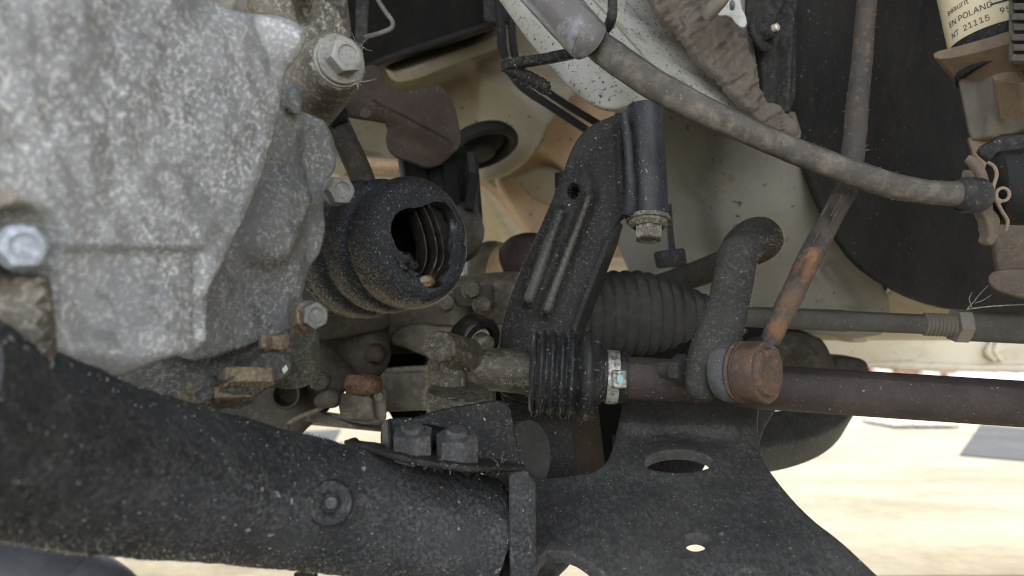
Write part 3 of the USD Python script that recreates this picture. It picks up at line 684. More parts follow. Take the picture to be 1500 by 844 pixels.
# wheel arch liner
T = Thing('wheel_arch_liner', 'black dusty plastic wheel arch liner with a curved lower edge', 'wheel arch liner', P(1330, 220, .62))
ln = relief([(1120, -60), (1560, -60), (1560, 470), (1480, 460), (1400, 456), (1350, 444), (1300, 420), (1256, 388), (1225, 345), (1198, 290), (1180, 240), (1168, 200), (1166, 178), (1158, 174), (1125, 170), (1112, 140), (1108, 60)],
            [(1160, 60, .565), (1480, 60, .66), (1350, 440, .66)], .003, rnd=.003, step=.004, smooth=1, noise=(.001, 14),
            h=lambda x, y: .006 * np.exp(-((x - 1148 - (y - 60) * .02) / 9.) ** 4) * sst(168, 160, y) + .004 * sst(1172, 1164, x) * sst(172, 166, y) - .008 * ridge(x, y, 1130, 20, 1160, 0, 14) - .05 * sst(1200, 1500, x) * sst(460, 100, y))
T.add('moulding', ln, M['plastic_black'])
T.add('edge_strip', relief([(1112, -40), (1170, -40), (1168, 60), (1166, 168), (1128, 170), (1116, 140)], [(1115, 0, .548), (1165, 20, .552), (1140, 165, .545)], .003, rnd=.002, step=.0025, smooth=1,
                                  h=lambda x, y: .010 * np.exp(-((x - 1150 - (60 - y) * .06) / 7.) ** 4) * sst(0, 30, y)), M['plastic_trim'])
T.add('flap', relief([(1098, -60), (1150, -60), (1160, -20), (1136, 30), (1118, 74), (1104, 62), (1094, 40)], [(1100, 0, .535), (1150, 0, .545), (1115, 70, .54)], .003, step=.003, rnd=.001), M['plastic_trim'])
fp = P(1118, 48, .53); fa = unit(R_ * .62 - D_ * .75 + U_ * .1)
w = T.add('fastener_washer', lathe(fp, fa, [(-.002, .0135), (0, .0138), (.001, .0128), (.0015, .0075), (.001, .007)], 48), M['plastic_trim'], label='round black washer under a hexagon nut')
T.add('nut', place(hexagon(.0115, .007).refine_to_length(.002), fa, fp + fa * .001, .3), M['plastic_trim'], 30, parent=w)
T.add('stud_end', place(cyl(.0027, .010, 0, .0008, 20), fa, fp + fa * .002), M['bright_stud'], parent=w)

# ------------------------------------------------------------------ sill seen beyond the tie rod
T = Thing('sill', 'cream painted car sill beyond the tie rod with a ragged seam', 'sill', P(1360, 510, 1.3))
T.add('sill_box', hull([P(1150, 440, 1.25), P(1620, 440, 1.25), P(1620, 536, 1.25), P(1150, 530, 1.25), P(1150, 470, 1.6), P(1620, 470, 1.6), P(1620, 520, 1.6), P(1150, 515, 1.6)], .004).refine_to_length(.02), M['sill_cream'])
T.add('seam', rough_up(pipe([(1200, 533, 1.245, 5), (1300, 535, 1.245, 6), (1400, 538, 1.245, 6.5), (1520, 540, 1.245, 6)], n=40), .0035, 40), M['sill_cream'])
for x in (1452, 1462):
    T.add('drain_tab', rough_up(pipe([(x, 500, 1.244, 3), (x - 6, 516, 1.243, 5), (x + 4, 528, 1.243, 4)]), .002, 80), M['sill_cream'])

# ================================================================== STEERING AND ENGINE PARTS IN THE MIDDLE GROUND
T = Thing('steering_rack', 'dusty alloy steering rack housing behind the greasy cup', 'steering rack', P(680, 470, .62))
rk = rough_up(pipe([(480, 492, .66, 44), (560, 470, .645, 50), (640, 464, .63, 56), (720, 460, .62, 60), (800, 458, .60, 56), (862, 457, .59, 52)], n=14, sides=48), .0025, 40)
T.add('housing', rk, M['rack_alloy'])
T.add('bracket', relief([(600, 470), (660, 480), (760, 470), (800, 500), (780, 560), (690, 545), (640, 530), (600, 515), (560, 500)], [(600, 480, .585), (780, 480, .575), (690, 550, .58)], .012, rnd=.004, step=.004, noise=(.0015, 50)), M['rack_alloy'])
for x, y in ((652, 443), (706, 446), (690, 425)):
    bolt(T, P(x, y, .565), -D_ + .2 * R_, .010, .006, M['rack_alloy'], flange=(.008, .002), roll=.4)
T.add('rack_rib', hull([P(*q) for q in ((668, 425, .565), (718, 420, .565), (720, 446, .565), (672, 446, .565), (668, 425, .60), (718, 420, .60), (720, 446, .6))], .002), M['engine_dark'])
T = Thing('rack_mount', 'round brown rubber mount with a pale band for its highlight above the rack', 'mount', P(735, 395, .7))
T.add('bush', pipe([(700, 398, .72, 30), (716, 396, .71, 42), (728, 396, .70, 42), (732, 396, .70, 34)]), M['rack_alloy'])
T.add('collar', pipe([(733, 398, .70, 38), (740, 398, .695, 41), (752, 398, .69, 40), (754, 398, .69, 32)]), M['copper_band'])  # pale band standing in for the bright vertical highlight on the mount
T.add('cap', pipe([(752, 385, .69, 34), (770, 383, .68, 42), (800, 386, .67, 42), (835, 392, .66, 34)]), M['shield_brown'])

T = Thing('subframe_beam', 'grey dusty crossmember beam end behind the tripod joint', 'subframe beam', P(600, 570, .58))
T.add('beam', hull([P(*q) for q in ((562, 548, .56), (720, 545, .55), (720, 590, .55), (562, 598, .56), (562, 548, .70), (720, 545, .70), (720, 580, .70), (562, 590, .70))], .003).refine_to_length(.008), M['rack_alloy'])
T.add('top_lip', pipe([(556, 545, .56, 5), (600, 541, .555, 5), (690, 538, .55, 5)]), M['rack_alloy'])
T.add('lower_web', hull([P(*q) for q in ((575, 602, .60), (760, 598, .58), (760, 640, .58), (590, 628, .6), (575, 602, .66), (760, 598, .66))], .003), M['plain_black'])
T.add('rear_backing', hull([P(*q) for q in ((540, 500, .72), (900, 495, .72), (900, 610, .72), (585, 605, .72), (540, 500, .75), (900, 495, .75), (900, 610, .75))], .003), M['plain_black'])  # black backing sheet added to keep the gap behind the joint dark
T = Thing('engine_block', 'dark oily lower engine block seen through the gap under the gearbox', 'engine', P(470, 550, .52))
T.add('block', rough_up(hull([P(*q) for q in ((330, 470, .60), (560, 478, .60), (545, 520, .58), (505, 560, .57), (480, 585, .56), (420, 640, .55), (340, 640, .55), (330, 600, .56), (330, 470, .8), (560, 478, .8), (420, 640, .7))], .006).refine_to_length(.005), .002, 50), M['engine_dark'])
T.add('rear_backing', rough_up(hull([P(*q) for q in ((400, 370, .50), (530, 380, .52), (560, 470, .55), (420, 500, .50), (400, 370, .60), (530, 380, .62), (560, 470, .62))], .006).refine_to_length(.006), .002, 50), M['engine_dark'])
T.add('casting_lobe', rough_up(pipe([(480, 470, .56, 30), (520, 490, .56, 38), (540, 520, .56, 34), (536, 540, .57, 20)]), .002, 60), M['engine_dark'])
ax = unit(-D_ + .15 * R_)
pr = T.add('port_ring', lathe(P(422, 575, .535), ax, [(-.02, .0105), (0, .0105), (.012, .0105), (.0135, .0098), (.013, .0082), (.004, .0078), (-.004, .0075), (-.005, .001)], 48), M['shield_brown'], label='round open port with a rusty rim')
T.add('support_rod', pipe([(446, 500, .53, 9), (452, 528, .525, 9), (458, 550, .52, 9), (464, 566, .52, 8)]), M['rack_alloy'])
bolt(T, P(470, 558, .515), -D_ + .3 * R_, .009, .005, M['engine_dark'], flange=(.007, .002))
T.add('plug', pipe([(468, 588, .53, 9), (480, 584, .52, 14), (490, 583, .515, 14), (495, 583, .515, 8)]), M['engine_dark'])
T.add('stub', pipe([(538, 508, .56, 10), (546, 516, .55, 16), (552, 520, .54, 15), (554, 522, .54, 8)]), M['shield_brown'])
T = Thing('rusty_union', 'orange rusted pipe union with a hexagon flat under the rack', 'pipe union', P(535, 565, .53))
T.add('hexagon', place(hexagon(.014, .012), unit(R_ * .9 - D_ * .4), P(513, 563, .535)), M['rust_nut'], 30)
T.add('thread', lathe(P(533, 563, .53), unit(R_ * .85 - D_ * .5 + U_ * .05), [(0, .004)] + [(k * .0011, .0078 + .0006 * (k % 2) - .0002 * k) for k in range(12)] + [(.0135, .003)], 32), M['rust_nut'], 25)
T = Thing('alloy_bracket', 'small pale alloy bracket with bolt head under the rusty union', 'bracket', P(525, 590, .53))
T.add('block', hull([P(*q) for q in ((500, 582, .53), (540, 585, .53), (545, 612, .53), (505, 610, .53), (500, 582, .56), (540, 585, .56), (545, 612, .56))], .003), M['rack_alloy'])
T.add('ear', hull([P(*q) for q in ((545, 575, .535), (562, 572, .535), (562, 612, .535), (546, 612, .535), (545, 575, .55), (562, 612, .55))], .002), M['fin_grey'])
bolt(T, P(556, 580, .53), -D_, .006, .004, M['fin_grey'])
T = Thing('engine_undertray', 'tan sheet undertray edge with an upturned rim below the engine', 'undertray', P(480, 620, .55))
T.add('sheet', hull([P(*q) for q in ((430, 612, .56), (462, 604, .55), (515, 624, .52), (560, 630, .55), (640, 628, .7), (480, 622, .8), (430, 618, .7))], .0015), M['rack_alloy'])
T.add('rim', pipe([(420, 622, .53, 3), (440, 610, .53, 3.5), (462, 602, .53, 3.5), (480, 592, .53, 3)]), M['rack_alloy'])
T.add('rim_lower', pipe([(400, 650, .53, 4), (418, 636, .53, 4), (421, 620, .53, 4)]), M['engine_dark'])

# ------------------------------------------------------------------ steering gaiter and tie rod
T = Thing('steering_gaiter', 'grey ribbed rubber steering gaiter tapering towards the tie rod', 'gaiter', P(930, 460, .5))
A, B = P(838, 460, .50), P(1036, 459, .505)
L = np.linalg.norm(B - A)
prof = [(0, .024)]
for t in np.linspace(0, 1, 161):
    base = np.interp(t, [0, .1, .5, .72, .9, 1], [.0275, .0285, .0285, .0235, .0165, .0125])
    s_ = (t * 11.5) % 1.0
    prof.append((t * L, base + .0022 * (abs(np.sin(np.pi * s_)) ** .6) * (1.0 if t < .75 else .75) - .0012))
prof.append((L, .006))
T.add('bellows', lathe(A, B - A, prof, 80), M['gaiter'], 50)
T.add('small_clamp', lathe(A + unit(B - A) * (L - .002), B - A, [(0, .006), (0, .0125), (.006, .0125), (.006, .006)], 40), M['boot'])

T = Thing('tie_rod', 'brown steering tie rod with exposed thread and lock nut', 'tie rod', P(1300, 470, .5))
A, B = P(1020, 461, .505), P(1545, 483, .495)
u = unit(B - A)
def along(px):                                              # distance along the tie rod of the point seen at pixel column px
    t = np.linspace(0, 1, 2001); x = px_of(A + (B - A) * t[:, None])[0]
    return np.interp(px, x, t) * np.linalg.norm(B - A)
T.add('rod', lathe(A, u, [(0, .004), (0, .0068), (along(1235), .0074), (along(1240), .0068), (along(1352), .0067), (along(1353), .004)], 40), M['tie_rod'])
pr_ = [(along(1352), .005)]
x = along(1352)
while x < along(1397):
    pr_ += [(x, .0056), (x + .0013, .0079), (x + .0026, .0056)]; x += .0026
T.add('thread', lathe(A, u, pr_ + [(x, .004)], 40), M['fin_grey'], 25)
T.add('lock_nut', place(hexagon(.0205, .0090, .08).refine_to_length(.003), u, A + u * along(1396), .25), M['fin_grey'], 30)
T.add('outer_sleeve', lathe(A, u, [(along(1414), .004), (along(1414), .0098), (along(1417), .0103), (along(1500), .0105), (along(1540), .0108), (along(1540), .004)], 48), M['tie_rod'])

# ------------------------------------------------------------------ dark subframe shapes right of the ball joint
T = Thing('dark_backing', 'black backing block added to keep the gap between gaiter and driveshaft dark', 'crossmember', P(1040, 520, .74))
T.add('beam', rough_up(hull([P(*q) for q in ((880, 488, .72), (1150, 484, .72), (1190, 500, .72), (1200, 580, .72), (880, 620, .72), (880, 488, .80), (1150, 484, .80), (1190, 560, .80), (880, 600, .80))], .006).refine_to_length(.01), .002, 30), M['plain_black'])  # black backing added so the gap stays dark
T = Thing('rear_bush', 'dark rounded arm bush showing behind the driveshaft at right', 'bush', P(1200, 620, .62))
T.add('lower_lobe', relief([(1085, 600), (1260, 590), (1250, 610), (1225, 632), (1180, 650), (1120, 660), (1090, 662), (1070, 640)], [(1090, 610, .63), (1250, 600, .66), (1120, 660, .60)], .03, rnd=.006, step=.004, noise=(.001, 30)), M['arm_paint'])
T.add('upper_lobe', relief([(1120, 480), (1200, 484), (1218, 500), (1228, 525), (1240, 560), (1120, 560)], [(1120, 490, .62), (1230, 490, .64), (1180, 560, .62)], .04, rnd=.012, step=.004,
                           h=lambda x, y: -.016 * ridge(x, y, 1165, 535, 1180, 560, 12) + .006 * ridge(x, y, 1155, 490, 1190, 525, 8)), M['engine_dark'])
T.add('side_lobe', relief([(1222, 522), (1262, 524), (1276, 532), (1278, 560), (1220, 560)], [(1222, 525, .68), (1275, 530, .68), (1240, 558, .68)], .03, rnd=.006, step=.004), M['engine_dark'])

# ================================================================== LOWER ARM
T = Thing('wishbone', 'black pressed steel lower suspension arm with three holes', 'suspension arm', P(980, 760, .40))
def arm_h(x, y):
    return (.010 * np.exp(-((y - 600) / 40.) ** 2) - .012 * sst(780, 900, y) + .004 * ridge(x, y, 930, 640, 1100, 640, 18) - .003 * ridge(x, y, 920, 645, 1060, 650, 10)
            + .0045 * np.exp(-(np.hypot((x - 993) / 66., (y - 682) / 30.)) ** 4) - .006 * sst(855, 770, x) + .0035 * sst(1000, 1250, x))
arm_outline = [(700, 900), (715, 700), (745, 672), (770, 676), (800, 690), (835, 695), (872, 692), (892, 672), (903, 640), (915, 590), (935, 565), (1100, 565), (1112, 600), (1106, 640), (1112, 668), (1140, 712), (1185, 765), (1240, 806), (1302, 846), (1390, 900), (1440, 960), (960, 960), (905, 845), (870, 822), (830, 802), (782, 795), (782, 900)]
hole = lambda cx, cy, a, b, k=16, rot=0: [(cx + a * math.cos(t) * math.cos(rot) - b * math.sin(t) * math.sin(rot), cy + a * math.cos(t) * math.sin(rot) + b * math.sin(t) * math.cos(rot)) for t in np.linspace(0, 2 * np.pi, k, endpoint=False)]
arm = relief(arm_outline, [(780, 690, .405), (1300, 840, .335), (1000, 600, .47)], .0045, rnd=.0018, step=.0028, smooth=2, h=arm_h, noise=(.0006, 30),
             holes=[hole(993, 685, 50, 15), hole(1020, 793, 17, 10.5), hole(1097, 848, 33, 20)])
T.add('plate', arm, M['arm_paint'])
T.fuzz('dust_flecks', arm, M['fibre_pale'], 420, .0008, .00010, seed=11, where=lambda c, n: (n @ (CAM - c.mean(0)) > 0) * 1.0)
T.add('lower_skin', hull([P(*q) for q in ((900, 640, .52), (1045, 640, .52), (1030, 680, .50), (1012, 715, .49), (900, 715, .49), (900, 640, .53), (1045, 640, .53))], .0015), M['arm_paint'])
T.add('edge_web', relief([(1085, 585), (1150, 585), (1135, 605), (1118, 632), (1111, 668), (1104, 660), (1098, 625)], [(1098, 600, .475), (1150, 590, .50), (1111, 665, .455)], .004, rnd=.002, step=.003), M['arm_paint'])
T = Thing('arm_bush', 'grey black disc faced bush in the front end of the lower arm', 'bush', P(790, 655, .42))
ax = unit(R_ * .75 - D_ * .62 + U_ * .12)
T.add('disc', lathe(P(772, 668, .41), ax, [(-.02, .017), (-.004, .0195), (0, .020), (.0015, .0195), (.0015, .017), (.001, .016), (.001, .006)], 56), M['gaiter'])
T = Thing('subframe_upright', 'dark subframe upright standing behind the lower arm and boot', 'subframe upright', P(850, 640, .46))
T.add('front_wall', hull([P(*q) for q in ((740, 575, .47), (832, 570, .47), (838, 705, .46), (770, 705, .46), (740, 575, .49), (832, 570, .49), (838, 705, .48))], .003), M['black_paint'])
T.add('side_wall', hull([P(*q) for q in ((836, 560, .475), (868, 560, .49), (884, 700, .48), (840, 705, .465), (868, 560, .53), (884, 700, .52))], .002), M['shield_brown'])
T.add('back_wall', hull([P(*q) for q in ((860, 540, .55), (960, 540, .55), (960, 700, .55), (860, 720, .55), (860, 540, .56), (960, 700, .56))], .002), M['plain_black'])
T = Thing('bush_tongue', 'dark rounded tongue below the arm beside the tube collar', 'bush', P(815, 815, .40))
T.add('tongue', relief([(770, 790), (820, 796), (845, 808), (838, 826), (822, 842), (800, 880), (770, 880)], [(770, 800, .40), (840, 800, .42), (800, 860, .39)], .02, rnd=.004, step=.003,
                       h=lambda x, y: .004 * ridge(x, y, 775, 812, 830, 822, 10)), M['arm_paint'])

# ================================================================== DRIVESHAFT with boot, clamp, tripod
T = Thing('driveshaft', 'brown driveshaft with folded rubber boot and greasy tripod pulled out of its cup', 'driveshaft', P(1000, 560, .42))
A, B = P(660, 537, .425), P(1560, 596, .405)
u = unit(B - A)
T.add('shaft', lathe(A, u, [(0, .004), (.02, .011), (along(905) if False else .094, .0120), (.11, .0124), (.34, .0128), (.37, .0128), (.37, .004)], 64), M['shaft'])
def al(px):
    t = np.linspace(0, 1, 3001); x = px_of(A + (B - A) * t[:, None])[0]
    return np.interp(px, x, t) * np.linalg.norm(B - A)
k = .42 / F
bp = [(al(776), 20 * k), (al(777), 52 * k), (al(783), 60 * k)]
for c in (793, 808, 822, 836):
    bp += [(al(c - 7), 55.5 * k), (al(c - 4), 59 * k), (al(c - 1), 62.5 * k), (al(c + 2), 62 * k), (al(c + 5), 57 * k)]
bp += [(al(846), 50 * k), (al(851), 61 * k), (al(858), 66 * k), (al(864), 64 * k), (al(868), 54 * k), (al(874), 45 * k), (al(882), 40 * k), (al(886), 37 * k), (al(914), 37 * k), (al(916), 33 * k), (al(917), 20 * k)]
bt = rough_up(lathe(A, u, spline(bp, 3), 96), .0006, 130, 4)
T.add('boot', bt, M['boot'], 50)
cl = T.add('clamp', lathe(A, u, [(al(888), 34 * k), (al(888), 39.5 * k), (al(905), 39 * k), (al(905), 34 * k)], 64), M['clamp_steel'])
cc = A + u * al(896); fr = unit(-D_ + .12 * R_ + .05 * U_)
T.add('clamp_ear', place(Manifold.batch_hull([Manifold.sphere(.0012, 12).translate((x, y, z)) for x in (-.0028, .0028) for y in (-.0038, .0038) for z in (0, .0022)]), fr, cc + fr * 38 * k), M['clamp_steel'], parent=cl)
T.add('aqua_spot', place(Manifold.sphere(1, 24).scale((.0019, .0027, .0006)), fr, cc + fr * 38 * k + fr * .0036), M['aqua_mark'], parent=cl)  # small aqua spot on the clamp ear
T.add('clamp_band', lathe(A, u, [(al(908), 33 * k), (al(908), 38 * k), (al(913), 38 * k), (al(913), 33 * k)], 48), M['boot'])
hub = rough_up(lathe(A, u, [(al(676), .004), (al(677), 28 * k), (al(681), 31.5 * k), (al(700), 31 * k), (al(740), 32.5 * k), (al(765), 33 * k), (al(780), 36 * k), (al(780), .004)], 64), .0010, 130, 2)
T.add('tripod_hub', hub, M['hub_steel'], 50)
spider = rough_up(lathe(P(657, 596, .414), P(655, 520, .414) - P(657, 596, .414), [(0, .004), (0, .0108), (.006, .0114), (.018, .0114), (.026, .0106), (.030, .0080), (.0315, .003)], 64), .0005, 160, 6)
T.add('spider', spider, M['oily_steel'], 50)
T.add('spider_collar', rough_up(lathe(A, u, [(al(668), .004), (al(669), 29 * k), (al(673), 31 * k), (al(678), 31 * k), (al(679), 28 * k), (al(681), 28 * k), (al(682), .004)], 56), .0003, 200), M['oily_steel'], 35)
ta = unit(-D_ * .88 - R_ * .36 + U_ * .22)
tb = P(654, 511, .394)
trn = lathe(tb, ta, [(-.026, .004), (-.026, .0100), (-.008, .0094), (.0062, .0086), (.0074, .0084), (.0082, .0076), (.0080, .0060), (.0083, .0035), (.0083, .001)], 44)
T.add('trunnion', rough_up(trn, .0002, 300), M['hub_steel'], 35, label='bare trunnion end facing the camera')
# rear roller as a ring, lower roller as a drum
ra = unit(-D_ * .55 + R_ * .62 - U_ * .30)
rp = P(694, 500, .428)
def ringprof(ro, ri, w): return [(-w, ri), (-w, ro - .002), (-w * .8, ro - .0005), (0, ro), (w * .8, ro - .0005), (w, ro - .002), (w, ri), (-w, ri)]
def ring_mesh(at, axis, ro, ri, w, n=64):
    return place(Manifold.revolve(CrossSection([[(r, z) for z, r in ringprof(ro, ri, w)[:-1]][::-1]]) if False else CrossSection([[(ri, -w), (ro - .0015, -w), (ro, -w * .55), (ro, w * .55), (ro - .0015, w), (ri, w)]]), n), axis, at)
rr = T.add('roller', ring_mesh(rp, ra, mm(42, .43), mm(27, .43), .0060), M['grease'], 40, label='upper ring roller shining with grease')
T.add('needle_race', ring_mesh(rp - ra * .0005, ra, mm(27, .43) - .0001, mm(19, .43), .0045), M['bolt_gold'], 40, parent=rr)
T.add('trunnion', place(cyl(mm(19, .43) - .0001, .022, -.011, .0015), ra, rp), M['oily_steel'], 35)
dr = rough_up(lathe(P(672, 602, .402), unit(U_ + .10 * R_ - .18 * D_), [(-.001, .004), (-.001, .0155), (.0005, .0178), (.0035, .0184), (.0085, .0184), (.0108, .0174), (.0118, .0155), (.012, .004)], 64), .0004, 300)
T.add('roller', dr, M['oily_steel'], 40, label='lower drum roller coated in dusty grease')
lowleft = lambda c, n: np.clip(-(n @ U_) * .6 - (n @ R_) * .8 + .25, 0, 1) ** 1.5  # lower left faces, where golden fibres also imitate the warm light
T.fuzz('dust_fibres', [spider, trn, dr], M['fibre'], 1100, .0022, .00008, where=lowleft, seed=3)
T.fuzz('boot_dust', bt, M['fibre_pale'], 220, .0022, .00009, seed=8)

# ================================================================== JOINT CUP
T = Thing('joint_cup', 'black greasy driveshaft joint cup with an open lobed mouth on the gearbox', 'joint cup', P(580, 370, .41))
face = P(626, 352, .388)
ax = unit(R_ * .74 - D_ * .64 + U_ * .05)
R0 = .0335
prof = [(-.064, .0), (-.064, .035), (-.059, .0385), (-.052, .0390), (-.0475, .0380), (-.0455, .0345), (-.0435, .0338), (-.0415, .0352), (-.037, .0366), (-.031, .0368), (-.0275, .0358), (-.0255, .0325), (-.0238, .0318), (-.0222, .0330), (-.0195, .0345), (-.012, .0350), (-.0065, .0342), (-.0025, .0322), (-.0003, .0290), (.0004, .0255), (.0002, .0215), (.0002, .0)]
body = Manifold.revolve(CrossSection([[(max(r, 0), z) for z, r in spline(prof, 4)]]), 120)
lob = [(.0195 + .0034 * math.cos(3 * (t - .5)) ) for t in np.linspace(0, 2 * np.pi, 90, endpoint=False)]
cav = Manifold.extrude(CrossSection([[(r * math.cos(t), r * math.sin(t)) for r, t in zip(lob, np.linspace(0, 2 * np.pi, 90, endpoint=False))]]), .046).translate((0, 0, -.045))
cavw = Manifold.extrude(CrossSection([[(r * 1.12 * math.cos(t), r * 1.12 * math.sin(t)) for r, t in zip(lob, np.linspace(0, 2 * np.pi, 90, endpoint=False))]]), .03, 0, 0, (1, 1)).translate((0, 0, -.04))
flare = Manifold.extrude(CrossSection([[(r * math.cos(t), r * math.sin(t)) for r, t in zip(lob, np.linspace(0, 2 * np.pi, 90, endpoint=False))]]), .004, 4, 0, (1.13, 1.13)).translate((0, 0, -.003))
cup = place((body - cav - cavw - flare).refine_to_length(.0016), ax, face, .35)
cup = rough_up(cup, .0007, 150, 2, 4)
inside = (np.linalg.norm(np.cross(cup.triangles_center - face, ax), axis=1) < .0268) & ((cup.triangles_center - face) @ ax > -.047) & ((np.abs(cup.face_normals @ ax) < .97) | ((cup.triangles_center - face) @ ax < -.004)) 
inside &= np.linalg.norm(np.cross(cup.triangles_center - face, ax), axis=1) < .0262
outer = cup.submesh([~inside], append=True, repair=False); inner = cup.submesh([inside], append=True, repair=False)
T.add('cup_body', outer, M['cup_black'], 50)
T.add('cup_bore', inner, M['grease'], 50)
fx = frame(ax)
def cp(x, y, z): return face + R_ * 0 + fx @ np.array([x, y, z])
up2 = unit(U_ - (U_ @ ax) * ax); rt2 = np.cross(up2, ax)
if rt2 @ R_ < 0: rt2 = -rt2
def fc(r, u_, z): return face + rt2 * r + up2 * u_ + ax * z      # right, up, out of the mouth
for k, (r, dep, hw) in enumerate(((.0000, -.0075, .0009), (.0048, -.0045, .0010), (.0085, -.0035, .0008))):
    pts = [fc(r - .009 + .0008 * k, .0215 - .0008 * k, dep - .001), fc(r - .0025, .012, dep), fc(r + .001, 0, dep + .001), fc(r + .0018, -.010, dep), fc(r - .001, -.0185 + .001 * k, dep - .003)]
    s = spline(np.array(pts), 10)
    T.add('grease_ridge', rough_up(sweep(s, .0045, hw * (.5 + np.sin(np.linspace(.2, 3, len(s)))), n=20, ref=ax), .0005, 190, k), M['grease'], 60)
s = spline(np.array([fc(.004, .0205, -.0075), fc(.0125, .011, -.0062), fc(.0150, 0, -.0055), fc(.0140, -.010, -.0062), fc(.0070, -.0185, -.0075)]), 12)
T.add('grease_wall', rough_up(sweep(s, .0036, .0072 * (.45 + .6 * np.sin(np.linspace(.2, 2.95, len(s)))), n=32, ref=ax), .0010, 160, 7), M['grease'], 60)
blob = [Manifold.sphere(r, 20).scale((1, .8, .6)).translate((x, y, z)) for x, y, z, r in ((0, 0, 0, .004), (.004, -.003, .0005, .0035), (-.002, -.005, .0006, .003), (.001, -.009, .0, .0028), (.007, -.008, 0, .003), (-.004, .002, 0, .0022))]
bl = blob[0]
for b_ in blob[1:]: bl = bl + b_
T.add('grease_clot', rough_up(place(bl.refine_to_length(.0008), ax, fc(-.0135, -.010, -.0012)), .0009, 420, 9), M['grease'], 60)
T.add('grease_clot', rough_up(place(Manifold.sphere(.0042, 24).scale((1.3, .8, .5)).refine_to_length(.0008), ax, fc(-.001, -.0215, .0002)), .0012, 350, 4), M['grease_gold'], 60)
T.fuzz('dust_fibres', outer, M['fibre'], 9000, .0011, .00007, seed=4, where=lambda c, n: np.clip(-(n @ U_) * 1.0 - (n @ R_) * .3 + .1, .0, 1) ** 1.5 * ((np.abs(n @ ax) < .8)) + .001)

# ================================================================== SUPPORT BRACKET
T = Thing('support_bracket', 'black ribbed support bracket with sleeve tube bolted under the white rail', 'bracket', P(850, 320, .45))
def sb_h(x, y):
    return (.0085 * ridge(x, y, 822, 312, 772, 440, 8) + .0085 * ridge(x, y, 864, 290, 800, 455, 8) + .003 * ridge(x, y, 852, 240, 866, 275, 9)
            + .0022 * np.exp(-(np.hypot(x - 840, y - 280) / 26.) ** 4) - .005 * sst(820, 770, x - (480 - y) * .35 + 40) * sst(300, 360, y) - .004 * ridge(x, y, 790, 420, 840, 300, 5) * 0 + .003 * ridge(x, y, 906, 190, 912, 305, 5))
sb = relief([(915, 160), (893, 170), (868, 180), (846, 200), (832, 228), (823, 258), (805, 300), (780, 352), (757, 400), (742, 440), (732, 480), (726, 530), (730, 590), (840, 590), (838, 500), (848, 465), (862, 432), (882, 382), (896, 345), (908, 322), (918, 316), (918, 240)],
            [(900, 180, .455), (910, 320, .45), (745, 480, .455)], .005, rnd=.0022, step=.0022, smooth=2, h=sb_h, noise=(.0007, 45), holes=[hole(841, 281, 8.5, 10.5)])
T.add('plate', sb, M['black_paint'])
T.add('side_flange', relief([(905, 325), (860, 440), (838, 500), (850, 500), (872, 445), (916, 330)], [(908, 325, .452), (918, 330, .475), (850, 490, .46)], .003, rnd=.001, step=.003, smooth=1), M['black_paint'])
A, B = P(944, 153, .447), P(953, 318, .445)
slv = lathe(A, B - A, [(0, .0), (0, .0100), (.001, .0106), (.06, .0109), (np.linalg.norm(B - A) - .001, .0110), (np.linalg.norm(B - A), .0100), (np.linalg.norm(B - A), .0)], 48)
T.add('sleeve', slv, M['black_sleeve'])
T.add('weld_lip', rough_up(pipe([(914, 166, .438, 6), (919, 200, .436, 7), (922, 240, .436, 7), (924, 280, .437, 9), (922, 312, .44, 11), (922, 318, .44, 6)], n=14), .0004, 250), M['black_sleeve'])
bolt(T, P(950, 319, .445), P(950, 345, .442) - P(950, 319, .445), .0148, .0085, M['mount_metal'], flange=(.0118, .0030), washer=(.0134, .0028), roll=.4)
edgew = lambda c, n: np.clip(1.0 - np.abs(n @ unit(CAM - P(850, 320, .45))) * 1.3, 0, 1) + .05
T.fuzz('dust_fibres', sb, M['fibre'], 600, .0020, .00009, where=edgew, seed=21)
T.add('pinch_hole_back', hull([P(x, y, .475) for x, y in ((815, 255), (868, 255), (868, 310), (815, 310))], .001), M['plain_black'])

# ================================================================== ANTI-ROLL BAR, DROP LINK
T = Thing('anti_roll_bar', 'black dust furred anti roll bar end with flattened eye', 'anti roll bar', P(1060, 450, .38))
q = spline(np.array([(*P(940, 428, .70), .0108, .0108), (*P(1035, 396, .60), .0108, .0108), (*P(1105, 366, .52), .0108, .0108), (*P(1121, 352, .465), .0108, .0108), (*P(1108, 346, .42), .0110, .0110), (*P(1084, 368, .395), .0104, .0106), (*P(1074, 412, .388), .0103, .0106), (*P(1065, 455, .385), .0105, .0108), (*P(1052, 492, .384), .0112, .0114), (*P(1036, 522, .384), .0090, .0132), (*P(1031, 560, .384), .0072, .0150), (*P(1030, 578, .384), .0066, .0112), (*P(1030, 587, .384), .004, .004)]), 12)
ab = rough_up(sweep(q[:, :3], q[:, 3], q[:, 4], n=48, ref=R_), .0003, 120, 3)
T.add('bar', ab, M['roll_bar'], 60)
T.fuzz('dust_fibres', ab, M['fibre'], 1400, .0016, .00005, seed=31)
T.fuzz('edge_fibres', ab, M['fibre'], 500, .0022, .00009, seed=33, where=lambda c, n: np.clip(n @ R_ - .75, 0, 1) * (c[:, 2] > P(1090, 500, .38)[2]))
T = Thing('drop_link', 'rusty drop link rod ending in a brown ball joint on the anti roll bar', 'drop link', P(1200, 350, .37))
ax = unit(R_ * .66 - D_ * .74 + U_ * .06)
c0 = P(1032, 543, .388)
def on_axis(px):
    t = np.linspace(-.06, .08, 2801); x = px_of(c0 + ax * t[:, None])[0]
    return np.interp(px, x, t)
hs_ = on_axis(1084)
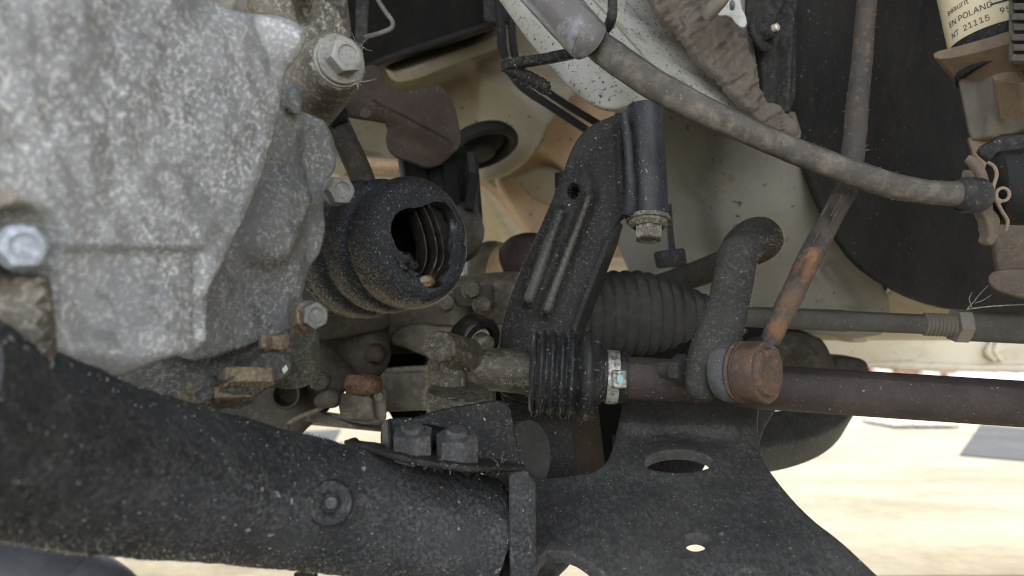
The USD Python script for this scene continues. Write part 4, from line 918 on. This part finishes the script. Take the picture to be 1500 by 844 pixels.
T.add('ball_housing', rough_up(lathe(c0, ax, [(hs_ - .002, .004), (hs_ - .001, .0148), (hs_ + .0005, .0155), (hs_ + .0014, .0150), (hs_ + .0018, .0140), (hs_ + .0024, .0150), (hs_ + .0032, .0153), (hs_ + .0036, .0143), (hs_ + .0042, .0150), (hs_ + .0110, .0154), (hs_ + .0140, .0156), (hs_ + .0150, .0150), (hs_ + .0147, .0136), (hs_ + .0148, .0124), (hs_ + .0168, .0112), (hs_ + .0172, .0085), (hs_ + .0160, .0060), (hs_ + .0162, .002)], 72), .0005, 200), M['rust_ball'], 32)
bs = on_axis(1052)
T.add('dust_boot', lathe(c0, ax, [(bs, .006), (bs + .0005, .0105), (bs + .003, .0148), (bs + .006, .0160), (bs + .009, .0160), (hs_ - .001, .0150), (hs_ - .001, .005)], 64), M['rubber_grey'])
T.add('collar_ring', lathe(c0, ax, [(on_axis(1040), .004), (on_axis(1040), .0085), (on_axis(1050), .0092), (on_axis(1050), .004)], 48), M['roll_bar'])
nu = on_axis(1014) - .007
T.add('nut', place(hexagon(.0150, .0065, .1), ax, c0 + ax * (nu - .003), .5), M['roll_bar'], 30)
pr_ = [(nu - .0125, .002)]
x = nu - .0125
while x < nu - .002:
    pr_ += [(x, .0044), (x + .0006, .0052), (x + .0012, .0044)]; x += .0012
T.add('stud_thread', lathe(c0, ax, pr_ + [(x, .002)], 32), M['shaft'], 25)
rod = pipe([(x, y, d, r * .92) for x, y, d, r in [(1128, 500, .372, 15), (1140, 474, .37, 16.5), (1162, 428, .37, 18), (1188, 375, .37, 18), (1215, 322, .372, 17.5), (1236, 284, .376, 17.5), (1246, 250, .382, 17.5), (1252, 200, .385, 17), (1258, 130, .385, 16.5), (1266, 50, .385, 15.5), (1273, -40, .385, 15.5)]], n=16, sides=36)
rod = rough_up(rod, .0007, 90, 12, 4)
T.add('rod', rod, M['rust_rod'], 60)
flk = []
for x, y, s in ((1212, 300, 1), (1226, 300, 1), (1174, 392, 1), (1222, 318, .8), (1197, 345, .7)):
    flk.append(rough_up(hull([P(x - 9 * s, y + 16 * s, .362), P(x, y, .361), P(x + 7 * s, y - 14 * s, .3625), P(x - 2, y + 6, .366)], .0004).refine_to_length(.001), .0006, 500))
for f_ in flk: T.add('paint_flake', f_, M['rust_rod'])
T.fuzz('dust_fibres', rod, M['fibre'], 60, .0018, .00008, seed=41)

# ================================================================== CABLE CONDUIT
T = Thing('cable_conduit', 'grey scuffed cable hose sweeping across the wheel arch to a plug', 'hose', P(1100, 190, .36))
cd = rough_up(pipe([(760, -70, .43, 20), (820, 8, .40, 20), (868, 58, .385, 21), (905, 88, .375, 22.5), (955, 122, .368, 22.5), (1040, 167, .362, 20), (1130, 207, .358, 19), (1220, 243, .355, 19), (1300, 270, .355, 18.5), (1360, 281, .357, 17.5), (1418, 285, .36, 17.5)], n=22, sides=40), .0006, 70, 5, 4)
T.add('hose', cd, M['conduit'], 60)
T.add('sleeve', rough_up(pipe([(735, -85, .42, 32), (785, -25, .40, 33), (815, 8, .388, 33), (840, 36, .38, 33), (858, 55, .377, 32.5), (861, 58, .3765, 32), (861.6, 58.6, .3765, 31), (862, 59, .3765, 20)], n=10, sides=56), .0005, 60), M['conduit_sleeve'], 45, label='thick shiny grey sleeve at the upper end')
T.add('end_boot', pipe([(1409, 285, .36, 19), (1411, 285, .36, 25), (1428, 286, .362, 26), (1434, 286, .363, 24), (1436, 286, .363, 14)], sides=40), M['plastic_trim'])
T.fuzz('dust_fibres', cd, M['fibre'], 160, .0009, .00008, seed=51, where=lambda c, n: np.clip(np.abs(n @ U_) - .8, 0, 1) + .01)
T = Thing('thin_cable', 'thin black cable looping behind the thick hose sleeve', 'cable', P(895, 20, .39))
T.add('cable', pipe([(893, -50, .40, 7), (897, -5, .40, 7), (896, 25, .40, 7.5), (888, 42, .41, 7.5), (872, 52, .42, 7)]), M['plastic_trim'])

# ================================================================== STRUT at right
T = Thing('suspension_strut', 'weathered suspension strut tube with flange and paper label at the right edge', 'strut', P(1440, 100, .47))
A, B = P(1430, -80, .48), P(1462, 60, .47)
u = unit(B - A); Lt = np.linalg.norm(B - A)
rt = mm(62, .475)
T.add('damper_tube', lathe(A, u, [(0, .004), (0, rt), (Lt + .02, rt), (Lt + .02, .004)], 72), M['plastic_trim'])
# paper label wrapped on the tube, with its print
toC = unit(np.cross(np.cross(u, unit(CAM - P(1440, 10, .47))), u)); lat = np.cross(toC, u)
if lat @ R_ < 0: lat = -lat
def wrap(s, t, r):                                          # s metres round the tube from its nearest line, t metres along it
    c, sn = np.cos(s / rt), np.sin(s / rt)
    return A + np.multiply.outer(t, u) + r * (np.multiply.outer(c, toC) + np.multiply.outer(sn, lat))
tb0 = Lt * .60
ss, tt = np.meshgrid(np.linspace(-1.46 * rt, .62 * rt, 40), np.linspace(.0, 1.0, 10))
tl = .0 * ss + (tt * (Lt - .0015 - .012) + .012)
V = np.concatenate([wrap(ss.ravel(), tl.ravel(), rt + .0003), wrap(ss.ravel(), tl.ravel(), rt + .0001)])
Fq = []
for i in range(9):
    for j in range(39):
        a, b, c, d = i * 40 + j, i * 40 + j + 1, (i + 1) * 40 + j + 1, (i + 1) * 40 + j
        Fq += [(a, b, c), (a, c, d), (a + 400, c + 400, b + 400), (a + 400, d + 400, c + 400)]
lb = T.add('label_sticker', trimesh.Trimesh(V, Fq, process=False), M['label_paper'], True)
def printed(text, h, s0, t0, bold=False):
    m = meshkit.text_mesh(text, h, .0001, bold)
    v = np.array(m.vertices); f = np.array(m.faces)
    m2 = trimesh.Trimesh(v, f, process=False)
    v = np.array(m2.vertices)
    return trimesh.Trimesh(wrap(s0 + v[:, 0], t0 - v[:, 1], rt + .00045 + v[:, 2]), f, process=False) if False else trimesh.Trimesh(np.array([wrap(np.array(s0 + x), np.array(t0 - y), rt + .00045 + z) for x, y, z in v]), f, process=False)
hc = .0036
T.add('print', printed('Fecaliftit'[0:0] or 'seaurit', hc, -.0262, Lt - .0205), M['ink'], False, parent=lb)
T.add('print', printed('EN POLAND', hc, -.0268, Lt - .0125), M['ink'], False, parent=lb)
T.add('print', printed('NT  21115', hc, -.0268, Lt - .0050), M['ink'], False, parent=lb)
T.add('print', printed('95738', hc, .0035, Lt - .0065), M['ink'], False, parent=lb)
for k in range(4):
    ss_ = np.linspace(.000, .0155, 10); t_ = Lt - .0145 - k * .0033
    V = np.vstack([np.array([wrap(np.array(s), np.array(t_ + w_), rt + .0006) for s in ss_]) for w_ in (0, .0012)])
    T.add('barcode_bar', trimesh.Trimesh(V, [x for j in range(9) for x in ((j, j + 1, 11 + j), (j, 11 + j, 10 + j))], process=False), M['ink'], False, parent=lb)
# sheet flange (spring perch), its body below
T.add('perch', relief([(1366, 76), (1400, 68), (1450, 54), (1480, 44), (1560, 24), (1560, 44), (1484, 62), (1440, 74), (1400, 84), (1368, 87)], [(1370, 80, .475), (1480, 50, .435), (1440, 74, .445)], .025, rnd=.0008, step=.003, smooth=1), M['strut_rust'])
bd = relief([(1392, 78), (1440, 70), (1560, 40), (1560, 195), (1500, 196), (1470, 199), (1440, 206), (1422, 209), (1418, 200), (1410, 160), (1400, 110)], [(1395, 80, .475), (1500, 60, .45), (1440, 205, .475)], .03, rnd=.005, step=.0028, smooth=1, noise=(.0008, 60),
            h=lambda x, y: .008 * np.exp(-((x - 1456 + (y - 130) * .05) / 16.) ** 2) * sst(80, 120, y) - .010 * sst(1462, 1490, x) + .003 * ridge(x, y, 1400, 80, 1424, 205, 8))
T.add('knuckle_clamp', bd, M['strut_metal'])
T.add('lower_flange', relief([(1452, 108), (1480, 104), (1560, 100), (1560, 122), (1500, 124), (1470, 118), (1454, 116)], [(1455, 112, .44), (1540, 105, .42), (1480, 122, .43)], .03, rnd=.001, step=.003, smooth=1), M['strut_rust'])
gr = hull([P(x, y, .405) for x, y in ((1484, -60), (1560, -60), (1560, 88), (1484, 88))] + [P(x, y, .44) for x, y in ((1484, -60), (1560, -60), (1560, 88), (1484, 88))], .002)
T.add('ribbed_block', gr, M['fin_grey'])
for k in range(7):
    y = -8 + k * 15
    T.add('rib', hull([P(x, y + dy, d) for x in (1483 + (k % 2) * 3, 1540) for dy in (0, 6) for d in (.397, .404)], .0008), M['tie_rod'])
# knuckle below
T.add('knuckle_neck', rough_up(hull([P(*q) for q in ((1424, 205, .48), (1560, 195, .48), (1560, 250, .48), (1440, 250, .48), (1424, 205, .52), (1560, 195, .52), (1440, 250, .52))], .003).refine_to_length(.004), .001, 70), M['strut_rust'])
T.add('knuckle_leg', relief([(1432, 240), (1560, 240), (1560, 440), (1470, 432), (1456, 400), (1450, 345), (1444, 290)], [(1440, 250, .50), (1540, 260, .48), (1480, 420, .50)], .03, rnd=.006, step=.003, noise=(.001, 50)), M['knuckle'])
T.add('knuckle_foot', relief([(1445, 403), (1456, 395), (1490, 392), (1560, 395), (1560, 444), (1500, 438), (1460, 428), (1446, 416)], [(1448, 405, .475), (1540, 400, .45), (1490, 436, .462)], .02, rnd=.0025, step=.0028, smooth=2), M['knuckle'])
T = Thing('brake_plug', 'black rubber plug body where the cable hose ends', 'plug', P(1470, 270, .40))
ax = unit(R_ * .93 - D_ * .3)
T.add('rubber_body', lathe(P(1448, 276, .40), ax, [(0, .004), (.001, .016), (.004, .0195), (.016, .0205), (.03, .0205), (.03, .004)], 56), M['plastic_black'])
T.add('upper_block', rough_up(hull([P(*q) for q in ((1440, 222, .40), (1470, 205, .40), (1500, 204, .40), (1500, 228, .40), (1462, 240, .40), (1440, 222, .425), (1470, 205, .425), (1500, 228, .425))], .003).refine_to_length(.003), .0006, 150), M['plastic_trim'])
T.add('clip_plate', rough_up(relief([(1424, 245), (1438, 256), (1448, 275), (1456, 300), (1466, 318), (1468, 340), (1456, 362), (1446, 356), (1452, 340), (1440, 312), (1430, 296), (1422, 270)], [(1425, 250, .385), (1465, 280, .39), (1450, 350, .39)], .006, rnd=.0015, step=.0015), .0009, 200), M['knuckle'])
T.add('rubber_hook', pipe([(1416, 232, .375, 6), (1424, 237, .374, 8), (1434, 250, .374, 8), (1441, 268, .376, 7), (1444, 276, .378, 4)], sides=20), M['knuckle'])
T = Thing('spring_clip', 'rusty wire spring clip with a small eye beside the cable plug', 'spring clip', P(1452, 280, .37))
eye = [(1469 + 9.5 * math.cos(t), 285 + 9.5 * math.sin(t), .374, 2.4) for t in np.linspace(math.pi * .9, -math.pi * 1.05, 14)]
T.add('wire', pipe([(1447, 238, .378, 2.6), (1456, 244, .376, 2.6), (1460, 256, .375, 2.6), (1455, 275, .374, 2.6), (1456, 292, .374, 2.6), (1466, 296, .373, 2.6), *eye[1:], (1461, 296, .372, 2.6), (1468, 310, .373, 2.6), (1476, 324, .374, 2.6), (1473, 338, .376, 2.6)], n=6, sides=14), M['strut_rust'])
T = Thing('dry_twigs', 'dry plant twigs caught below the strut foot', 'twigs', P(1428, 440, .46))
for pts in ([(1415, 455, .46, 1.3), (1428, 440, .46, 1.2), (1436, 430, .46, 1), (1448, 418, .46, .8)], [(1424, 452, .46, 1.2), (1420, 438, .46, 1), (1424, 428, .46, .8)], [(1418, 453, .455, 1.5), (1450, 449, .455, 1.6), (1500, 446, .455, 1.6)], [(1428, 444, .455, 1), (1440, 440, .455, .9), (1452, 432, .455, .8)]):
    T.add('twig', pipe([(x, y, d, r * .6) for x, y, d, r in pts], sides=8), M['mount_metal'])

# ================================================================== GEARBOX
T = Thing('gearbox', 'pale grey cast alloy gearbox casing with bolts at the left', 'gearbox', P(250, 300, .27))
def gb_h(x, y):
    pad = sst(360, 370, y) * sst(84, 92, x) * sst(312, 300, x)
    nz = meshkit.fbm(np.stack([x * .012, y * .012, x * 0], -1), 4, 2) - .5
    return (.007 * np.exp(-(np.hypot((x - 425) / 30., (y - 62) / 40.)) ** 2) - .003 * pad + .0016 * ridge(x, y, 302, 372, 308, 500, 4) - .002 * ridge(x, y, 296, 375, 298, 500, 3)
            - .010 * sst(60, 48, np.hypot(x - 38, y - 360)) - .012 * sst(86, 76, x) * sst(388, 405, y) + .004 * ridge(x, y, 56, 410, 60, 520, 8)
            + .004 * sst(330, 400, y) * sst(290, 240, x) * 0 - .010 * sst(330, 300, x - (y - 300) * -.30) * 0 + .004 * nz - .006 * np.exp(-(np.hypot((x - 325) / 46., (y + 14) / 46.)) ** 4)
            - .004 * ridge(x, y, 385, 35, 405, 100, 12) - .007 * sst(515, 570, y))
gb = relief([(-90, -90), (300, -90), (330, -10), (368, 16), (396, 20), (424, 24), (440, 38), (441, 62), (430, 82), (425, 105), (423, 135), (415, 175), (402, 225), (386, 280), (362, 340), (335, 395), (312, 432), (310, 470), (312, 505), (304, 522), (285, 527), (262, 531), (240, 543), (218, 560), (200, 569), (180, 570), (140, 556), (90, 530), (20, 520), (-90, 520)],
            [(0, 330, .198), (415, 150, .285), (290, 500, .262)], .035, rnd=.0055, step=.0018, smooth=2, h=gb_h, noise=(.0007, 160))
T.add('cover_casting', gb, M['cast_light'], 60)
def sc_h(x, y):
    nz = meshkit.fbm(np.stack([x * .03, y * .03, x * 0], -1), 4, 6) - .5
    return (.009 * sst(48, 14, dist_seg(x, y, 418, 290, 388, 356)) + .003 * ridge(x, y, 470, 180, 488, 250, 10) - .003 * ridge(x, y, 455, 200, 462, 420, 14) + .003 * nz
            - .005 * np.exp(-(np.hypot(x - 465, y - 460) / 34.) ** 4))
sc = relief([(405, 150), (440, 158), (468, 168), (490, 190), (498, 212), (492, 240), (485, 268), (481, 300), (483, 335), (476, 372), (464, 402), (456, 425), (462, 448), (482, 462), (486, 478), (462, 486), (432, 488), (400, 500), (360, 514), (312, 530), (285, 532), (285, 400), (340, 280)],
            [(400, 250, .322), (490, 230, .352), (350, 500, .316)], .03, rnd=.0045, step=.0018, smooth=2, h=sc_h, noise=(.0008, 160))
T.add('side_casting', sc, M['cast_mid'], 60)
cx = lambda pts: [(180 + .2488 * a, 430 + .2488 * b) for a, b in pts]
def casting(name, pts, plane, thick, mat, **k):
    m = relief(cx(pts), plane, thick, smooth=1, noise=(.0004, 130), **k)
    T.add(name, m, mat, 55)
    return m


lc1 = casting('sump_casting', [(-60, 560), (0, 300), (300, 300), (470, 320), (700, 240), (1000, 190), (1160, 205), (1140, 262), (1105, 312), (1060, 345), (1010, 362), (935, 360), (850, 350), (790, 370), (765, 400), (735, 440), (690, 462), (640, 483), (535, 470), (520, 505), (500, 545), (290, 632), (120, 650)],
              [(250, 560, .312), (450, 500, .336), (300, 590, .309)], .03, M['cast_dark'], rnd=.0016, step=.002)
lc2 = casting('sump_casting', [(600, 520), (640, 482), (735, 440), (770, 395), (830, 340), (935, 345), (1008, 362), (1003, 440), (985, 470), (960, 492), (900, 522), (870, 516), (650, 514)],
              [(320, 545, .292), (430, 530, .318), (380, 560, .304)], .02, M['cast_dark'], rnd=.0014, step=.0016)
lc3 = casting('sump_casting', [(280, 632), (505, 542), (515, 500), (540, 478), (590, 520), (575, 560), (540, 600), (520, 632), (350, 656), (330, 664)], [(255, 590, .292), (315, 575, .304), (290, 592, .298)], .02, M['cast_dark'], rnd=.0014, step=.0016)
lg = [casting('bounce_toned_ledge', [(590, 525), (650, 517), (870, 519), (898, 526), (860, 545), (818, 566), (620, 562), (560, 582)], [(320, 560, .2935), (400, 558, .303), (360, 573, .311)], .006, M['bounce_toned_dust'], rnd=.0008, step=.0016),  # ledge colour carries the golden bounce light as well as dust
      casting('ledge_rib', [(565, 580), (620, 564), (818, 568), (800, 590), (775, 610), (700, 612), (545, 612)], [(320, 574, .302), (385, 572, .310), (350, 582, .309)], .012, M['cast_dark'], rnd=.0012, step=.0016),
      casting('bounce_toned_ledge', [(540, 611), (700, 611), (774, 609), (735, 628), (640, 632), (528, 630)], [(315, 583, .303), (370, 582, .311), (340, 587, .317)], .006, M['bounce_toned_dust'], rnd=.0008, step=.0016),
      casting('bounce_toned_ledge', [(330, 664), (350, 655), (520, 632), (505, 650), (470, 662), (400, 672), (350, 676)], [(265, 594, .2925), (305, 588, .302), (285, 597, .304)], .006, M['bounce_toned_dust'], rnd=.0008, step=.0016),
      casting('ledge_rib', [(350, 674), (470, 662), (510, 645), (495, 668), (450, 692), (410, 692)], [(270, 598, .296), (305, 593, .304), (290, 601, .300)], .010, M['cast_dark'], rnd=.0010, step=.0016),
      casting('bounce_toned_ledge', [(790, 335), (830, 318), (900, 330), (960, 320), (985, 300), (960, 340), (900, 352), (840, 352)], [(376, 513, .3175), (424, 508, .321), (400, 518, .327)], .006, M['bounce_toned_dust'], rnd=.0008, step=.0016),
      casting('bounce_toned_ledge', [(975, 240), (1020, 180), (1050, 172), (1110, 215), (1150, 212), (1120, 236), (1060, 240)], [(424, 488, .3205), (462, 482, .323), (440, 492, .330)], .006, M['bounce_toned_dust'], rnd=.0008, step=.0016)]
T.add('paint_fleck', hull([P(414, 541, .308), P(419, 536, .308), P(421, 541, .308), P(416, 546, .308)], .0003), M['white_steel'])
under = lambda c, n: np.clip(-(n @ U_) - .25, 0, 1)
T.fuzz('dust_fibres', [lc1, lc2, lc3, sc, *lg], M['fibre'], 2600, .0014, .00009, where=under, seed=61)
bolt(T, P(30, 363, .204), unit(R_ * .66 - D_ * .75 + U_ * .02), .0105, .0055, M['zinc_blue'], flange=(.0066, .0012), roll=.15, label='bright bluish bolt near the left edge')
bolt(T, P(318, -6, .270), unit(R_ * .35 - D_ * .8 - U_ * .25), .0120, .0060, M['zinc'], flange=(.0098, .0022), washer=(.0104, .0022), wmat=M['bolt_gold'], roll=.3)
bolt(T, P(490, 281, .338), unit(R_ * .62 - D_ * .78 + U_ * .0), .0112, .0062, M['bolt_grey'], flange=(.0066, .0022), roll=.1, label='grey capped bolt beside the black joint cup')
bolt(T, P(452, 462, .320), unit(R_ * .62 - D_ * .78 + U_ * .02), .0102, .0060, M['bolt_grey'], flange=(.0066, .0022), roll=.5)
T.add('stud', pipe([(428, 130, .33, 10), (429, 140, .325, 12), (430, 160, .325, 11), (428, 166, .325, 6)]), M['cast_mid'])
T.add('web', relief([(-90, 395), (30, 400), (70, 402), (84, 420), (90, 520), (84, 560), (-90, 560)], [(-60, 420, .198), (80, 420, .214), (40, 540, .207)], .01, rnd=.004, step=.003, h=lambda x, y: .008 * ridge(x, y, 58, 410, 62, 540, 12), noise=(.001, 120)), M['mount_metal'])

# engine mount with its bolt
T = Thing('engine_mount', 'dirty brown grey alloy mount lug with a large bolt at top centre left', 'engine mount', P(470, 80, .36))
ea = unit(R_ * .55 - D_ * .83 + U_ * .03)
ec = P(497, 90, .338)
lug = rough_up(lathe(ec, ea, [(-.085, .004), (-.085, .025), (-.03, .0185), (-.004, .0138), (-.001, .0130), (0, .012), (0, .003)], 72), .0013, 90, 3)
T.add('lug', lug, M['mount_metal'], 60)
em = relief([(340, -90), (500, -90), (512, 0), (520, 55), (500, 100), (455, 150), (430, 140), (425, 60), (400, 30), (360, 20)], [(380, 0, .36), (510, 0, .375), (450, 130, .37)], .03, rnd=.006, step=.0025, noise=(.0015, 90),
            h=lambda x, y: -.012 * np.exp(-(np.hypot((x - 448) / 14., (y - 14) / 26.)) ** 4) - .010 * np.exp(-(np.hypot((x - 488) / 14., (y + 4) / 14.)) ** 4) + .008 * ridge(x, y, 470, -20, 505, 60, 12) + .006 * ridge(x, y, 418, 0, 470, 60, 12))
T.add('web', em, M['mount_metal'], 60)
T.add('seat_ring', lathe(ec, ea, [(-.002, .004), (-.002, .0122), (.0008, .0120), (.0012, .0112), (.0012, .004)], 56), M['zinc'])
bolt(T, ec + ea * .001, ea, .0136, .0075, M['zinc'], washer=(.0110, .0022), roll=.28)
for x, y in ((530, 70), (524, 120)):
    T.fuzz('grass_tuft', hull([P(x, y, .33)], .001), M['fibre_pale'], 12, .005, .00012, seed=x)

# ================================================================== SUBFRAME TUBE, bracket and nuts
T = Thing('subframe_tube', 'thick black speckled subframe tube running along the lower left', 'subframe tube', P(400, 720, .31))
A, B = P(-140, 584, .186), P(775, 786, .372)
q = spline(np.array([(*P(-150, 588, .185), .0278), (*P(0, 638, .215), .0278), (*P(200, 692, .258), .0276), (*P(440, 735, .312), .0270), (*P(600, 765, .337), .0268), (*P(700, 781, .350), .0265), (*P(716, 783, .352), .0250), (*P(720, 784, .3525), .018)]), 30)
tb = rough_up(rough_up(sweep(q[:, :3], q[:, 3], n=120), .0010, 60, 5), .0007, 420, 8)
T.add('tube', tb, M['black_tube'], 60)
pc = unit(CAM - P(484, 736, .31)); pp = P(484, 737, .2878)
T.add('plug_boss', rough_up(lathe(pp, pc, [(-.004, .0092), (-.001, .0088), (.0003, .0080), (-.0002, .0066), (-.0008, .0046), (-.003, .0036), (-.003, .001)], 48), .0006, 260), M['black_tube'])
T.add('plug_stud', rough_up(lathe(pp + .0003 * R_, pc, [(-.004, .0022), (.0006, .0026), (.0016, .0022), (.0018, .0008)], 20), .0003, 600), M['bolt_black'])
T.add('end_collar', rough_up(hull([P(*q) for q in ((750, 696, .330), (768, 692, .334), (780, 706, .338), (782, 880, .332), (752, 880, .326), (755, 700, .37), (775, 697, .37), (782, 880, .37))], .0015).refine_to_length(.003), .0005, 120), M['black_tube'])
front_only = lambda c, n: (np.einsum('ij,ij->i', n, CAM - c) > 0) * 1.0
T.fuzz('grit', tb, M['fibre_pale'], 420, .0005, .00030, where=front_only, seed=71)
T.fuzz('dust_fibres', tb, M['fibre'], 4200, .0011, .00009, seed=72, where=lambda c, n: np.clip(-(n @ U_) - .55, 0, 1))
T.fuzz('top_fibres', tb, M['rubber_grey'], 1500, .0014, .00016, seed=73, where=lambda c, n: np.clip((n @ U_) - .75, 0, 1))

T = Thing('bush_bracket', 'black welded bracket with two hexagon nuts on the subframe tube', 'bracket', P(650, 650, .33))
bp_ = relief([(560, 618), (572, 612), (612, 612), (640, 600), (700, 590), (742, 584), (752, 610), (758, 650), (768, 682), (740, 696), (640, 692), (560, 672), (556, 640)], [(570, 620, .345), (745, 590, .355), (650, 690, .345)], .004, rnd=.0016, step=.002, noise=(.0008, 70),
             h=lambda x, y: -.005 * sst(690, 640, x) + .004 * sst(600, 570, x) * 0)
T.add('upright_plate', bp_, M['black_paint'])
lip = rough_up(hull([P(*q) for q in ((520, 650, .338), (560, 664, .318), (620, 678, .312), (690, 686, .314), (764, 686, .334), (764, 684, .352), (560, 655, .352))], .0016).refine_to_length(.002), .0008, 140)
T.add('foot_plate', lip, M['black_paint'])
T.add('torn_tip', rough_up(hull([P(*q) for q in ((508, 648, .338), (520, 645, .338), (545, 662, .328), (552, 672, .325), (535, 664, .33))], .0012).refine_to_length(.0012), .0010, 260), M['black_paint'])
T.add('side_cheek', hull([P(*q) for q in ((562, 622, .352), (570, 618, .335), (572, 660, .325), (562, 664, .35))], .001), M['black_paint'])
na = unit(U_ - D_ * .22)
for (x, y, d, ro) in ((606, 670, .326, 2.64), (670, 675, .324, 2.95)):
    n0 = T.add('nut', place(hexagon(.0160, .0125, .1).refine_to_length(.003), na, P(x, y, d), ro), M['bolt_black'], 30)
    T.add('stud_tip', rough_up(place(cyl(.0050, .0150, 0, .001, 28), na, P(x, y, d)), .0003, 400), M['bolt_black'], parent=n0)
T.add('spacer', rough_up(pipe([(612, 632, .348, 12), (640, 640, .345, 16), (650, 650, .345, 16), (640, 668, .345, 10)]), .0008, 200), M['plain_black'])
T.fuzz('dust_fibres', [bp_, lip], M['fibre_pale'], 250, .0022, .00009, seed=81)

# dark lower pipe in the bottom left corner
T = Thing('lower_pipe', 'smooth blue black pipe crossing the bottom left corner', 'pipe', P(80, 830, .25))
T.add('pipe', pipe([(-220, 838, .24, 94), (-50, 850, .26, 82), (40, 860, .27, 78), (100, 880, .275, 76), (150, 918, .27, 74), (190, 1000, .27, 74)], n=14, sides=56), M['blue_pipe'], 60)
T = Thing('hanging_clip', 'small dark clip peeping below the subframe tube', 'clip', P(447, 842, .33))
T.add('clip', rough_up(hull([P(*q) for q in ((434, 842, .33), (446, 835, .33), (462, 840, .33), (462, 860, .33), (434, 860, .33), (446, 836, .35))], .001).refine_to_length(.002), .0005, 200), M['black_paint'])
